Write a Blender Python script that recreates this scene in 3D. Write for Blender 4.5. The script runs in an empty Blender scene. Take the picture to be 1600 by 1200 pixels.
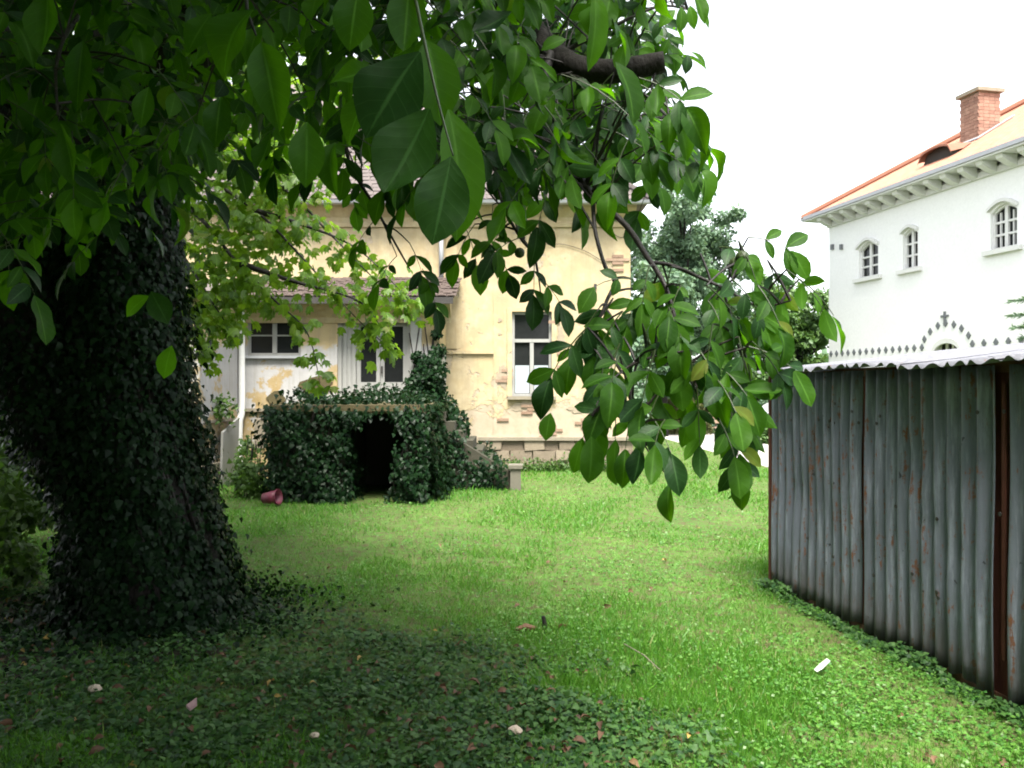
import bpy, math, random
import numpy as np
from mathutils import Vector, Matrix

random.seed(7)
RNG = np.random.default_rng(7)
scene = bpy.context.scene
COL = scene.collection

# ------------------------------------------------------------------ camera, sky, sun, exposure
F, HOR, CH = 1300.0, 608.0, 1.7          # focal length in photo pixels, horizon row, eye height
cam_d = bpy.data.cameras.new("camera")
cam = bpy.data.objects.new("camera", cam_d)
COL.objects.link(cam)
cam.location = (0, 0, CH)
cam.rotation_euler = (math.radians(90), 0, 0)
cam_d.sensor_width = 36.0
cam_d.lens = F / 1600 * 36.0
cam_d.shift_y = (HOR - 600) / 1600
cam_d.clip_start = 0.05
cam_d.clip_end = 1500
scene.camera = cam

SUN_EL, SUN_AZ = 64.0, 174.0             # elevation; azimuth clockwise from +Y (view direction)
w = bpy.data.worlds.new("World")
scene.world = w
w.use_nodes = True
wn = w.node_tree.nodes
wl = w.node_tree.links
wn.clear()
sky = wn.new("ShaderNodeTexSky")
sky.sky_type = 'NISHITA'
sky.sun_disc = False
sky.sun_elevation = math.radians(SUN_EL)
sky.sun_rotation = math.radians(SUN_AZ)
sky.air_density = 1.0
sky.dust_density = 2.0
sky.ozone_density = 1.0
hs = wn.new("ShaderNodeHueSaturation")    # overcast: the same sky, nearly grey all over
hs.inputs['Saturation'].default_value = 0.22
bg = wn.new("ShaderNodeBackground")
bg.inputs['Strength'].default_value = 0.10
wo = wn.new("ShaderNodeOutputWorld")
wl.new(sky.outputs[0], hs.inputs['Color'])
wl.new(hs.outputs[0], bg.inputs['Color'])
wl.new(bg.outputs[0], wo.inputs['Surface'])

sd = bpy.data.lights.new("sun", 'SUN')
sd.energy = 2.5
sd.angle = math.radians(24)
sd.color = (1.0, 0.95, 0.86)
sun = bpy.data.objects.new("sun", sd)
COL.objects.link(sun)
el, az = math.radians(SUN_EL), math.radians(SUN_AZ)
sdir = Vector((math.sin(az) * math.cos(el), math.cos(az) * math.cos(el), math.sin(el)))
sun.rotation_euler = sdir.to_track_quat('Z', 'Y').to_euler()

scene.view_settings.view_transform = 'Standard'
scene.view_settings.look = 'None'
scene.view_settings.exposure = 2.58
scene.view_settings.gamma = 1.0
scene.render.engine = 'CYCLES'
scene.cycles.use_denoising = True
scene.cycles.adaptive_threshold = 0.02
scene.cycles.max_bounces = 4
scene.cycles.diffuse_bounces = 2
scene.cycles.glossy_bounces = 2
scene.cycles.transmission_bounces = 3
scene.cycles.transparent_max_bounces = 8
scene.cycles.filter_width = 1.9

# ------------------------------------------------------------------ helpers
def P(px, py, Y):
    return Vector(((px - 800) / F * Y, Y, CH - (py - HOR) / F * Y))

def G(px, py):
    Y = CH * F / (py - HOR)
    return Vector(((px - 800) / F * Y, Y, 0))

def proj(v):
    return 800 + v[0] / v[1] * F, HOR - (v[2] - CH) / v[1] * F

def U(a, b):
    return random.uniform(a, b)

def tag(o, label=None, cat=None, group=None, kind=None):
    if label: o["label"] = label
    if cat: o["category"] = cat
    if group: o["group"] = group
    if kind: o["kind"] = kind
    return o

def setpar(o, parent):
    if parent is not None:
        o.parent = parent
        o.matrix_parent_inverse = WM[parent.name].inverted()
    return o

WM = {}

def thing(name, loc, label, cat, group=None, kind=None):
    o = bpy.data.objects.new(name, None)
    o.empty_display_size = 0.2
    o.location = loc
    COL.objects.link(o)
    WM[o.name] = Matrix.Translation(Vector(loc))
    return tag(o, label, cat, group, kind)

def link(name, me, parent=None, mw=None):
    o = bpy.data.objects.new(name, me)
    COL.objects.link(o)
    if mw is not None:
        o.matrix_basis = mw
    WM[o.name] = mw.copy() if mw is not None else Matrix.Identity(4)
    setpar(o, parent)
    return o

class MB:
    """collects faces in world coordinates, builds one mesh object"""
    def __init__(s):
        s.v = []; s.f = []
    def add(s, vs, fs):
        n = len(s.v)
        s.v += [tuple(v) for v in vs]
        s.f += [tuple(i + n for i in f) for f in fs]
        return s
    def box(s, x0, x1, y0, y1, z0, z1):
        return s.add([(x0, y0, z0), (x1, y0, z0), (x1, y1, z0), (x0, y1, z0), (x0, y0, z1), (x1, y0, z1), (x1, y1, z1), (x0, y1, z1)],
                     [(0, 3, 2, 1), (4, 5, 6, 7), (0, 1, 5, 4), (1, 2, 6, 5), (2, 3, 7, 6), (3, 0, 4, 7)])
    def pbox(s, pl, s0, s1, z0, z1, a0, a1):
        q = [pl.at(*t) for t in ((s0, z0, a1), (s1, z0, a1), (s1, z0, a0), (s0, z0, a0), (s0, z1, a1), (s1, z1, a1), (s1, z1, a0), (s0, z1, a0))]
        return s.add(q, [(0, 3, 2, 1), (4, 5, 6, 7), (0, 1, 5, 4), (1, 2, 6, 5), (2, 3, 7, 6), (3, 0, 4, 7)])
    def prism(s, pts, off):
        """pts: polygon of 3d points, extruded by vector off"""
        n = len(pts); off = Vector(off)
        a = [Vector(p) for p in pts]; b = [p + off for p in a]
        return s.add(a + b, [tuple(range(n))[::-1], tuple(range(n, 2 * n))] + [(i, (i + 1) % n, n + (i + 1) % n, n + i) for i in range(n)])
    def tube(s, path, radii, sides=10, rough=0.0, cap=True):
        path = [Vector(p) for p in path]
        n = len(path)
        if not hasattr(radii, '__len__'): radii = [radii] * n
        ref = Vector((0.31, 0.9, 0.2)).normalized()
        vs = []
        for i, p in enumerate(path):
            t = (path[min(i + 1, n - 1)] - path[max(i - 1, 0)]).normalized()
            a = (ref - t * ref.dot(t))
            if a.length < 1e-3: a = Vector((1, 0, 0)).cross(t)
            a.normalize(); ref = a
            b = t.cross(a)
            for k in range(sides):
                an = 2 * math.pi * k / sides
                r = radii[i] * (1 + rough * (random.random() - 0.5))
                vs.append(p + (a * math.cos(an) + b * math.sin(an)) * r)
        fs = []
        for i in range(n - 1):
            for k in range(sides):
                fs.append((i * sides + k, i * sides + (k + 1) % sides, (i + 1) * sides + (k + 1) % sides, (i + 1) * sides + k))
        if cap:
            fs.append(tuple(range(sides))[::-1]); fs.append(tuple(range((n - 1) * sides, n * sides)))
        return s.add(vs, fs)
    def build(s, name, mat, parent=None, smooth=False):
        me = bpy.data.meshes.new(name)
        me.from_pydata(s.v, [], s.f)
        if mat: me.materials.append(mat)
        if smooth:
            me.polygons.foreach_set('use_smooth', [True] * len(me.polygons))
        me.update()
        return link(name, me, parent)

class Plane:
    """vertical plane: s along u, z up, off outward"""
    def __init__(p, O, u):
        p.O = Vector((O[0], O[1], 0)); p.u = Vector((u[0], u[1], 0)).normalized()
        p.n = Vector((p.u.y, -p.u.x, 0))
    def at(p, s, z, off=0):
        return p.O + p.u * s + p.n * off + Vector((0, 0, z))

def wall_holes(mb, pl, s0, s1, z0, z1, holes, depth):
    ss = sorted({s0, s1, *[h[0] for h in holes], *[h[1] for h in holes]})
    zs = sorted({z0, z1, *[h[2] for h in holes], *[h[3] for h in holes]})
    for i in range(len(ss) - 1):
        for j in range(len(zs) - 1):
            cs, cz = (ss[i] + ss[i + 1]) / 2, (zs[j] + zs[j + 1]) / 2
            if any(h[0] < cs < h[1] and h[2] < cz < h[3] for h in holes): continue
            mb.add([pl.at(ss[i], zs[j]), pl.at(ss[i + 1], zs[j]), pl.at(ss[i + 1], zs[j + 1]), pl.at(ss[i], zs[j + 1])], [(0, 1, 2, 3)])
    for h in holes:
        c = [(h[0], h[2]), (h[1], h[2]), (h[1], h[3]), (h[0], h[3])]
        for k in range(4):
            a, b = c[k], c[(k + 1) % 4]
            mb.add([pl.at(*a), pl.at(*b), pl.at(*b, -depth), pl.at(*a, -depth)], [(3, 2, 1, 0)])

def smooth_path(pts, n=6):
    """Catmull-Rom through points"""
    pts = [Vector(p) for p in pts]
    out = []
    for i in range(len(pts) - 1):
        p0 = pts[max(i - 1, 0)]; p1 = pts[i]; p2 = pts[i + 1]; p3 = pts[min(i + 2, len(pts) - 1)]
        for k in range(n):
            t = k / n
            out.append(0.5 * ((2 * p1) + (p2 - p0) * t + (2 * p0 - 5 * p1 + 4 * p2 - p3) * t * t + (3 * p1 - p0 - 3 * p2 + p3) * t ** 3))
    out.append(pts[-1])
    return out

def lerp_list(vals, n):
    x = np.linspace(0, len(vals) - 1, n)
    return list(np.interp(x, range(len(vals)), vals))

# ---- clouds of small pieces (leaves, blades) as one mesh
def norm(a):
    return a / np.maximum(np.linalg.norm(a, axis=1, keepdims=True), 1e-9)

def frames(D, N):
    D = norm(D)
    N = N - D * np.sum(D * N, axis=1, keepdims=True)
    bad = np.linalg.norm(N, axis=1) < 1e-4
    N[bad] = np.cross(D[bad], np.array([[0.3, 0.5, 0.81]]))
    N = norm(N)
    X = np.cross(D, N)
    return X, D, N

def cloud(name, pos, D, N, S, W, base, mat, parent=None, kind=None):
    V, Fc, UV = base
    V = np.asarray(V, float)
    n = len(pos); m = len(V)
    X, D, N = frames(np.asarray(D, float), np.asarray(N, float))
    S = np.broadcast_to(S, (n,)); W = np.broadcast_to(W, (n,))
    vv = (pos[:, None, :] + S[:, None, None] * (X[:, None, :] * V[None, :, 0:1] * W[:, None, None] + D[:, None, :] * V[None, :, 1:2] + N[:, None, :] * V[None, :, 2:3]))
    vv = vv.reshape(-1, 3).astype(np.float32)
    loops = np.concatenate([np.asarray(f) for f in Fc])
    tot = np.array([len(f) for f in Fc])
    L = (np.arange(n)[:, None] * m + loops[None, :]).reshape(-1).astype(np.int32)
    me = bpy.data.meshes.new(name)
    me.vertices.add(n * m); me.vertices.foreach_set('co', vv.reshape(-1))
    me.loops.add(len(L)); me.loops.foreach_set('vertex_index', L)
    T = np.tile(tot, n)
    st = np.concatenate([[0], np.cumsum(T)[:-1]]).astype(np.int32)
    me.polygons.add(len(T)); me.polygons.foreach_set('loop_start', st)
    me.polygons.foreach_set('use_smooth', np.ones(len(T), bool))
    me.update(calc_edges=True)
    at = me.attributes.new('var', 'FLOAT', 'POINT')
    at.data.foreach_set('value', np.repeat(RNG.random(n), m).astype(np.float32))
    uvl = me.uv_layers.new(name='UVMap')
    u = np.asarray(UV, np.float32)[loops]
    uvl.data.foreach_set('uv', np.tile(u, (n, 1)).reshape(-1))
    me.materials.append(mat)
    o = link(name, me, parent)
    if kind: o["kind"] = kind
    return o

def leaf_base(seg, prof, fold=0.12, curl=0.25, cols=1, wave=0.0):
    """leaf along +Y of length 1; prof(t) half width; cols half-columns"""
    V = []; Fc = []; UV = []
    nc = 2 * cols + 1
    for i in range(seg + 1):
        t = i / seg
        hw = prof(t)
        for c in range(nc):
            u = (c - cols) / cols
            z = fold * abs(u) * hw * 2 - curl * (t - 0.35) ** 2 + wave * math.sin(t * 9 + (3 if u > 0 else 0)) * abs(u) * hw
            V.append((u * hw, t, z)); UV.append((0.5 + 0.5 * u, t))
    for i in range(seg):
        for c in range(nc - 1):
            a = i * nc + c
            Fc.append((a, a + 1, a + nc + 1, a + nc))
    return V, Fc, UV

def walnut_prof(wd):
    def f(t):
        if t <= 0.0: return 0.012
        if t >= 1.0: return 0.004
        return wd * (math.sin(math.pi * t ** 1.08) ** 0.80) + 0.004
    return f

def mesh_of(name, base, mat):
    V, Fc, UV = base
    me = bpy.data.meshes.new(name)
    me.from_pydata(V, [], Fc)
    me.polygons.foreach_set('use_smooth', [True] * len(me.polygons))
    uvl = me.uv_layers.new(name='UVMap')
    for lp in me.loops:
        uvl.data[lp.index].uv = UV[lp.vertex_index]
    me.materials.append(mat)
    return me

def mat4(pos, d, n, s, wd=1.0):
    d = Vector(d).normalized(); n = Vector(n)
    n = n - d * n.dot(d)
    if n.length < 1e-4: n = d.orthogonal()
    n.normalize()
    x = d.cross(n)
    M = Matrix.Identity(4)
    for r in range(3):
        M[r][0] = x[r] * s * wd; M[r][1] = d[r] * s; M[r][2] = n[r] * s; M[r][3] = pos[r]
    return M

# ------------------------------------------------------------------ materials
class NT:
    def __init__(s, name):
        s.m = bpy.data.materials.new(name); s.m.use_nodes = True
        s.t = s.m.node_tree; s.t.nodes.clear()
        s.out = s.new("ShaderNodeOutputMaterial")
    def new(s, typ, **kw):
        n = s.t.nodes.new(typ)
        for k, v in kw.items(): setattr(n, k, v)
        return n
    def l(s, a, b): s.t.links.new(a, b)
    def noise(s, scale, detail=4, rough=0.55, vec=None, dist=0.0):
        n = s.new("ShaderNodeTexNoise"); n.inputs['Scale'].default_value = scale
        n.inputs['Detail'].default_value = detail; n.inputs['Roughness'].default_value = rough
        n.inputs['Distortion'].default_value = dist
        if vec is not None: s.l(vec, n.inputs['Vector'])
        return n.outputs['Fac']
    def coord(s, which='Object', scale=None):
        c = s.new("ShaderNodeTexCoord").outputs[which]
        if scale:
            mp = s.new("ShaderNodeMapping"); mp.inputs['Scale'].default_value = scale
            s.l(c, mp.inputs['Vector']); c = mp.outputs[0]
        return c
    def pos(s, scale=None):
        c = s.new("ShaderNodeNewGeometry").outputs['Position']
        if scale:
            mp = s.new("ShaderNodeMapping"); mp.inputs['Scale'].default_value = scale
            s.l(c, mp.inputs['Vector']); c = mp.outputs[0]
        return c
    def ramp(s, fac, stops, interp='LINEAR'):
        r = s.new("ShaderNodeValToRGB"); r.color_ramp.interpolation = interp
        e = r.color_ramp.elements
        while len(e) < len(stops): e.new(0.5)
        for i, (p, c) in enumerate(stops):
            e[i].position = p
            e[i].color = (c, c, c, 1) if not hasattr(c, '__len__') else (*c, 1)
        s.l(fac, r.inputs['Fac'])
        return r.outputs['Color']
    def mix(s, fac, a, b, blend='MIX'):
        m = s.new("ShaderNodeMix", data_type='RGBA', blend_type=blend)
        for inp, v in ((m.inputs['Factor'], fac), (m.inputs['A'], a), (m.inputs['B'], b)):
            if hasattr(v, 'is_linked') or hasattr(v, 'links'): s.l(v, inp)
            elif hasattr(v, '__len__'): inp.default_value = (*v, 1)
            else: inp.default_value = v
        return m.outputs['Result']
    def math(s, op, a, b=0.0, c=0.0, clamp=False):
        m = s.new("ShaderNodeMath", operation=op); m.use_clamp = clamp
        for i, v in enumerate((a, b, c)):
            if hasattr(v, 'links'): s.l(v, m.inputs[i])
            else: m.inputs[i].default_value = v
        return m.outputs[0]
    def sep(s, vec):
        n = s.new("ShaderNodeSeparateXYZ"); s.l(vec, n.inputs[0]); return n.outputs
    def bump(s, h, strength=0.3, dist=0.02):
        b = s.new("ShaderNodeBump"); b.inputs['Strength'].default_value = strength; b.inputs['Distance'].default_value = dist
        s.l(h, b.inputs['Height']); return b.outputs['Normal']
    def pbsdf(s, col, rough=0.8, normal=None, metal=0.0, spec=0.5):
        b = s.new("ShaderNodeBsdfPrincipled")
        for inp, v in ((b.inputs['Base Color'], col), (b.inputs['Roughness'], rough), (b.inputs['Metallic'], metal), (b.inputs['Specular IOR Level'], spec)):
            if hasattr(v, 'links'): s.l(v, inp)
            elif hasattr(v, '__len__'): inp.default_value = (*v, 1)
            else: inp.default_value = v
        if normal is not None: s.l(normal, b.inputs['Normal'])
        return b
    def done(s, sh):
        s.l(sh.outputs[0] if hasattr(sh, 'outputs') else sh, s.out.inputs['Surface'])
        return s.m
    def rnd(s):
        """per piece random: object random plus 'var' attribute"""
        a = s.new("ShaderNodeAttribute", attribute_name='var').outputs['Fac']
        o = s.new("ShaderNodeObjectInfo").outputs['Random']
        return s.math('FRACT', s.math('ADD', a, o))

def leaf_mat(name, c0, c1, trans, tf=0.4, rough=0.42, veins=True, spec=0.45, odd=None, mottling=True):
    n = NT(name)
    r = n.rnd()
    col = n.mix(r, c0, c1)
    if odd:                                    # an occasional leaf of another colour
        col = n.mix(n.ramp(r, [(0.0, 0), (odd[1], 0), (odd[1] + 0.01, 1)]), col, odd[0])
    nor = None
    if mottling:
        mo = n.noise(5, 5, 0.65, n.pos((9, 9, 9)))
        col = n.mix(n.math('MULTIPLY', n.ramp(mo, [(0.35, 0), (0.7, 1)]), 0.5), col, tuple(x * 0.55 for x in c0))
    if veins:
        uv = n.sep(n.coord('UV'))
        ab = n.math('ABSOLUTE', n.math('SUBTRACT', uv[0], 0.5))
        mid = n.ramp(ab, [(0.0, 1), (0.018, 0.9), (0.04, 0)])
        side = n.math('SINE', n.math('MULTIPLY', n.math('SUBTRACT', uv[1], n.math('MULTIPLY', ab, 0.42)), 46.0))
        sv = n.ramp(side, [(0.0, 0), (0.93, 0), (1.0, 1)])
        ve = n.math('ADD', mid, n.math('MULTIPLY', sv, 0.28), clamp=True)
        col = n.mix(n.math('MULTIPLY', ve, 0.42), col, tuple(min(1, x * 2.6 + 0.03) for x in c1))
        nor = n.bump(n.math('ADD', ve, n.math('MULTIPLY', side, 0.12)), 0.13, 0.005)
    b = n.pbsdf(col, rough, nor, spec=spec)
    t = n.new("ShaderNodeBsdfTranslucent")
    tc = n.mix(r, tuple(x * 0.4 for x in trans), trans)
    n.l(tc, t.inputs['Color'])
    m = n.new("ShaderNodeMixShader"); m.inputs[0].default_value = tf
    n.l(b.outputs[0], m.inputs[1]); n.l(t.outputs[0], m.inputs[2])
    return n.done(m)

M = {}
M['walnut'] = leaf_mat('walnut_leaf', (0.020, 0.072, 0.007), (0.060, 0.155, 0.011), (0.15, 0.44, 0.005), 0.45, 0.55, spec=0.15, odd=((0.13, 0.15, 0.02), 0.965))
M['walnut_shaded'] = leaf_mat('shaded_walnut_leaf', (0.008, 0.036, 0.008), (0.024, 0.075, 0.012), (0.04, 0.14, 0.006), 0.22, 0.5, spec=0.2)  # darker copy of walnut: blocked backlight is put into its colour
M['maple'] = leaf_mat('light_leaf', (0.06, 0.15, 0.012), (0.13, 0.23, 0.018), (0.32, 0.56, 0.03), 0.5, 0.45, odd=((0.16, 0.15, 0.03), 0.94))
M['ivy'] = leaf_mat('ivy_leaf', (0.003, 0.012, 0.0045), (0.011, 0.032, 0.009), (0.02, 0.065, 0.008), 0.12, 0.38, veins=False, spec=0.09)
M['shrub'] = leaf_mat('shrub_leaf', (0.035, 0.085, 0.016), (0.08, 0.15, 0.025), (0.14, 0.3, 0.03), 0.35, 0.5, veins=False)
M['far_haze'] = leaf_mat('far_haze_leaf', (0.065, 0.130, 0.075), (0.14, 0.22, 0.13), (0.20, 0.33, 0.14), 0.38, 0.5, veins=False, mottling=False)  # paled leaves: distance haze is put into the colour
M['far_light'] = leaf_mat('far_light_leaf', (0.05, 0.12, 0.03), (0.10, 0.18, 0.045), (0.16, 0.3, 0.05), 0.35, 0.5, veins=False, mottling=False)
M['hedge'] = leaf_mat('hedge_leaf', (0.07, 0.085, 0.03), (0.13, 0.13, 0.045), (0.14, 0.18, 0.04), 0.3, 0.6, veins=False, mottling=False)
M['grass'] = leaf_mat('grass_blade', (0.042, 0.160, 0.014), (0.100, 0.245, 0.024), (0.18, 0.48, 0.03), 0.40, 0.5, veins=False, odd=((0.22, 0.20, 0.08), 0.95), mottling=False)
M['clover'] = leaf_mat('clover_leaf', (0.036, 0.135, 0.018), (0.10, 0.22, 0.034), (0.18, 0.42, 0.05), 0.3, 0.5, veins=False, spec=0.3, odd=((0.17, 0.25, 0.12), 0.95), mottling=False)
M['cover'] = leaf_mat('ground_ivy_leaf', (0.012, 0.048, 0.013), (0.066, 0.145, 0.034), (0.07, 0.2, 0.03), 0.25, 0.5, veins=False, spec=0.2, mottling=False)
M['dead'] = leaf_mat('dead_leaf', (0.05, 0.026, 0.014), (0.15, 0.08, 0.042), (0.2, 0.1, 0.04), 0.2, 0.7, veins=False, odd=((0.34, 0.24, 0.06), 0.88), mottling=False)

def simple(name, c0, c1, scale=6, rough=0.8, bump=0.25, bscale=None, metal=0.0, spec=0.4, stretch=None, bdist=0.01):
    n = NT(name)
    p = n.pos(stretch)
    col = n.mix(n.noise(scale, 6, 0.65, p), c0, c1)
    col = n.mix(n.math('MULTIPLY', n.noise(scale * 7, 3, 0.6, p), 0.4), col, tuple(x * 0.6 for x in c0))
    nor = n.bump(n.noise(bscale or scale * 6, 5, 0.6, p), bump, bdist)
    return n.done(n.pbsdf(col, rough, nor, metal, spec))

def rnd_mat(name, c0, c1, scale=20, rough=0.85, bump=0.4):
    n = NT(name)
    p = n.pos()
    col = n.mix(n.rnd(), c0, c1)
    col = n.mix(n.math('MULTIPLY', n.noise(scale, 5, 0.65, p), 0.6), col, tuple(x * 0.45 for x in c0))
    return n.done(n.pbsdf(col, rough, n.bump(n.noise(scale * 4, 4, 0.6, p), bump, 0.01)))

M['bark'] = simple('bark', (0.005, 0.004, 0.0035), (0.017, 0.013, 0.010), 8, 0.9, 0.8, 18, stretch=(1, 1, 0.35), bdist=0.03)
M['twig'] = simple('twig_bark', (0.006, 0.0045, 0.004), (0.018, 0.012, 0.010), 30, 0.6, 0.4, 60)
M['rachis'] = simple('leaf_stalk', (0.022, 0.040, 0.010), (0.045, 0.065, 0.018), 30, 0.5, 0.1)
M['brick'] = rnd_mat('brick', (0.24, 0.15, 0.10), (0.38, 0.27, 0.19), 30, bump=0.8)
M['brick_pale'] = rnd_mat('chimney_brick', (0.23, 0.12, 0.085), (0.35, 0.21, 0.15), 12)
M['stone'] = rnd_mat('plinth_stone', (0.13, 0.10, 0.07), (0.30, 0.25, 0.18), 7, 0.9, 0.7)
M['tile_old'] = rnd_mat('old_roof_tile', (0.055, 0.045, 0.043), (0.16, 0.13, 0.12), 9)
M['woodwhite'] = simple('worn_white_paint', (0.22, 0.22, 0.21), (0.36, 0.36, 0.34), 5, 0.6, 0.2, stretch=(4, 4, 0.6))
M['woodgrey'] = simple('grey_weathered_wood', (0.20, 0.20, 0.19), (0.36, 0.36, 0.34), 6, 0.75, 0.3, stretch=(6, 6, 0.5))
M['woodbrown'] = simple('brown_wood', (0.10, 0.05, 0.03), (0.22, 0.11, 0.06), 9, 0.7, 0.3)
M['curtain'] = simple('pale_pane_paint', (0.30, 0.34, 0.37), (0.40, 0.44, 0.47), 4, 0.7, 0.1)
M['zinc'] = simple('zinc_sheet', (0.28, 0.29, 0.31), (0.42, 0.43, 0.45), 7, 0.5, 0.1, metal=0.3)
M['pipewhite'] = simple('white_pipe_paint', (0.66, 0.66, 0.64), (0.80, 0.80, 0.78), 4, 0.5, 0.1)
M['undercoat'] = simple('old_undercoat', (0.20, 0.16, 0.11), (0.42, 0.36, 0.27), 7, 0.95, 0.6)
M['post'] = simple('weathered_post', (0.09, 0.085, 0.065), (0.17, 0.155, 0.12), 9, 0.95, 0.5)
M['concrete'] = simple('mossy_concrete', (0.16, 0.14, 0.10), (0.30, 0.26, 0.20), 5, 0.95, 0.5)
M['shaded_masonry'] = simple('dark_shaded_masonry', (0.022, 0.022, 0.015), (0.06, 0.055, 0.035), 6, 0.95, 0.6)  # masonry with the cellar opening's shade put into its dark colour
M['mossedge'] = simple('mossy_brick_edge', (0.055, 0.042, 0.022), (0.10, 0.085, 0.032), 9, 0.95, 0.6)
M['rust'] = simple('rust', (0.045, 0.013, 0.008), (0.13, 0.036, 0.018), 9, 0.9, 0.4, stretch=(3, 3, 0.7))
M['darkmetal'] = simple('dark_iron', (0.02, 0.018, 0.018), (0.05, 0.045, 0.04), 12, 0.6, 0.2)
M['whiteplaster'] = simple('white_render', (0.80, 0.80, 0.79), (0.86, 0.86, 0.85), 1.5, 0.85, 0.1)
M['whitetrim'] = simple('white_trim', (0.62, 0.62, 0.60), (0.72, 0.72, 0.70), 2, 0.8, 0.1)
M['ornament'] = simple('grey_ornament', (0.10, 0.11, 0.12), (0.20, 0.21, 0.22), 4, 0.7, 0.1)
M['rubber'] = simple('tyre_rubber', (0.015, 0.015, 0.016), (0.03, 0.03, 0.03), 20, 0.8, 0.2)
M['carpaint'] = simple('silver_paint', (0.55, 0.56, 0.58), (0.62, 0.63, 0.65), 2, 0.25, 0.0, metal=0.3)
M['gravel'] = simple('pale_gravel', (0.30, 0.285, 0.27), (0.42, 0.40, 0.38), 6, 0.95, 0.6, 60)
M['pink'] = simple('magenta_plastic', (0.085, 0.010, 0.026), (0.15, 0.028, 0.05), 6, 0.5, 0.1)
M['paper'] = simple('white_scrap', (0.36, 0.36, 0.34), (0.48, 0.48, 0.46), 20, 0.7, 0.2)
M['palestone'] = simple('pale_stone', (0.42, 0.33, 0.25), (0.60, 0.52, 0.42), 20, 0.9, 0.4)
M['pinkstone'] = simple('pinkish_shard', (0.40, 0.24, 0.25), (0.55, 0.38, 0.38), 20, 0.8, 0.3)
M['darkroom'] = simple('dark_interior', (0.03, 0.028, 0.025), (0.06, 0.055, 0.05), 5, 0.95, 0.2)  # dark colour stands in for unlit insides behind windows and openings

def glass_mat(name, tint=(0.010, 0.011, 0.011), rough=0.08):
    n = NT(name)
    p = n.pos()
    col = n.mix(n.noise(6, 4, 0.6, p), tint, tuple(x * 2.0 for x in tint))
    return n.done(n.pbsdf(col, rough, n.bump(n.noise(3, 2, 0.5, p), 0.05, 0.02), spec=0.2))
M['glass'] = glass_mat('old_window_glass')
M['carglass'] = glass_mat('car_glass', (0.03, 0.035, 0.04))

def house_plaster():
    n = NT('yellow_plaster')
    p = n.pos(); z = n.sep(p)[2]; x = n.sep(p)[0]
    big = n.noise(0.7, 6, 0.62, p); mid = n.noise(3.2, 6, 0.68, p); fine = n.noise(22, 4, 0.6, p)
    col = n.mix(big, (0.32, 0.25, 0.135), (0.46, 0.38, 0.24))
    pale = n.ramp(mid, [(0.45, 0), (0.68, 1)])
    col = n.mix(n.math('MULTIPLY', pale, 0.55), col, (0.52, 0.45, 0.31))
    # vertical run-off streaks
    st = n.noise(2.2, 5, 0.7, n.pos((3.0, 3.0, 0.22)))
    col = n.mix(n.math('MULTIPLY', n.ramp(st, [(0.5, 0), (0.75, 1)]), 0.45), col, (0.22, 0.175, 0.11))
    gr_ = n.ramp(n.noise(0.9, 7, 0.72, n.pos((1, 1, .6))), [(0.5, 0), (0.66, 1)])
    col = n.mix(n.math('MULTIPLY', gr_, 0.55), col, (0.23, 0.20, 0.14))
    # plaster fallen off to the undercoat, near the foot and in patches
    low = n.ramp(n.math('MULTIPLY', z, 0.2), [(0.0, 1), (0.18, 0.75), (0.34, 0.15), (0.8, 0)])
    k = n.math('ADD', n.noise(1.5, 8, 0.7, p), n.math('MULTIPLY', low, 0.24))
    bare = n.ramp(k, [(0.60, 0), (0.62, 1)])
    und = n.mix(n.noise(5, 6, 0.7, p), (0.24, 0.19, 0.13), (0.44, 0.39, 0.31))
    col = n.mix(bare, col, und)
    # fine cracks
    v = n.new("ShaderNodeTexVoronoi", feature='DISTANCE_TO_EDGE'); v.inputs['Scale'].default_value = 0.9
    vm = n.new("ShaderNodeMix", data_type='VECTOR'); vm.inputs['Factor'].default_value = 0.25
    n.l(p, vm.inputs['A'])
    nz = n.new("ShaderNodeTexNoise"); nz.inputs['Scale'].default_value = 2.0; n.l(p, nz.inputs['Vector']); n.l(nz.outputs['Color'], vm.inputs['B'])
    n.l(vm.outputs['Result'], v.inputs['Vector'])
    crack = n.ramp(v.outputs['Distance'], [(0.0, 1), (0.006, 0.6), (0.012, 0)])
    crack = n.math('MULTIPLY', crack, n.ramp(big, [(0.55, 0), (0.68, 0.35)]))
    col = n.mix(crack, col, (0.20, 0.15, 0.09))
    col = n.mix(n.math('MULTIPLY', fine, 0.22), col, (0.30, 0.22, 0.12))
    h = n.math('SUBTRACT', n.math('MULTIPLY', mid, 0.4), n.math('ADD', n.math('MULTIPLY', bare, 1.2), crack))
    return n.done(n.pbsdf(col, 0.93, n.bump(n.math('ADD', h, n.math('MULTIPLY', fine, 0.25)), 0.6, 0.02), spec=0.2))
M['plaster'] = house_plaster()

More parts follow.
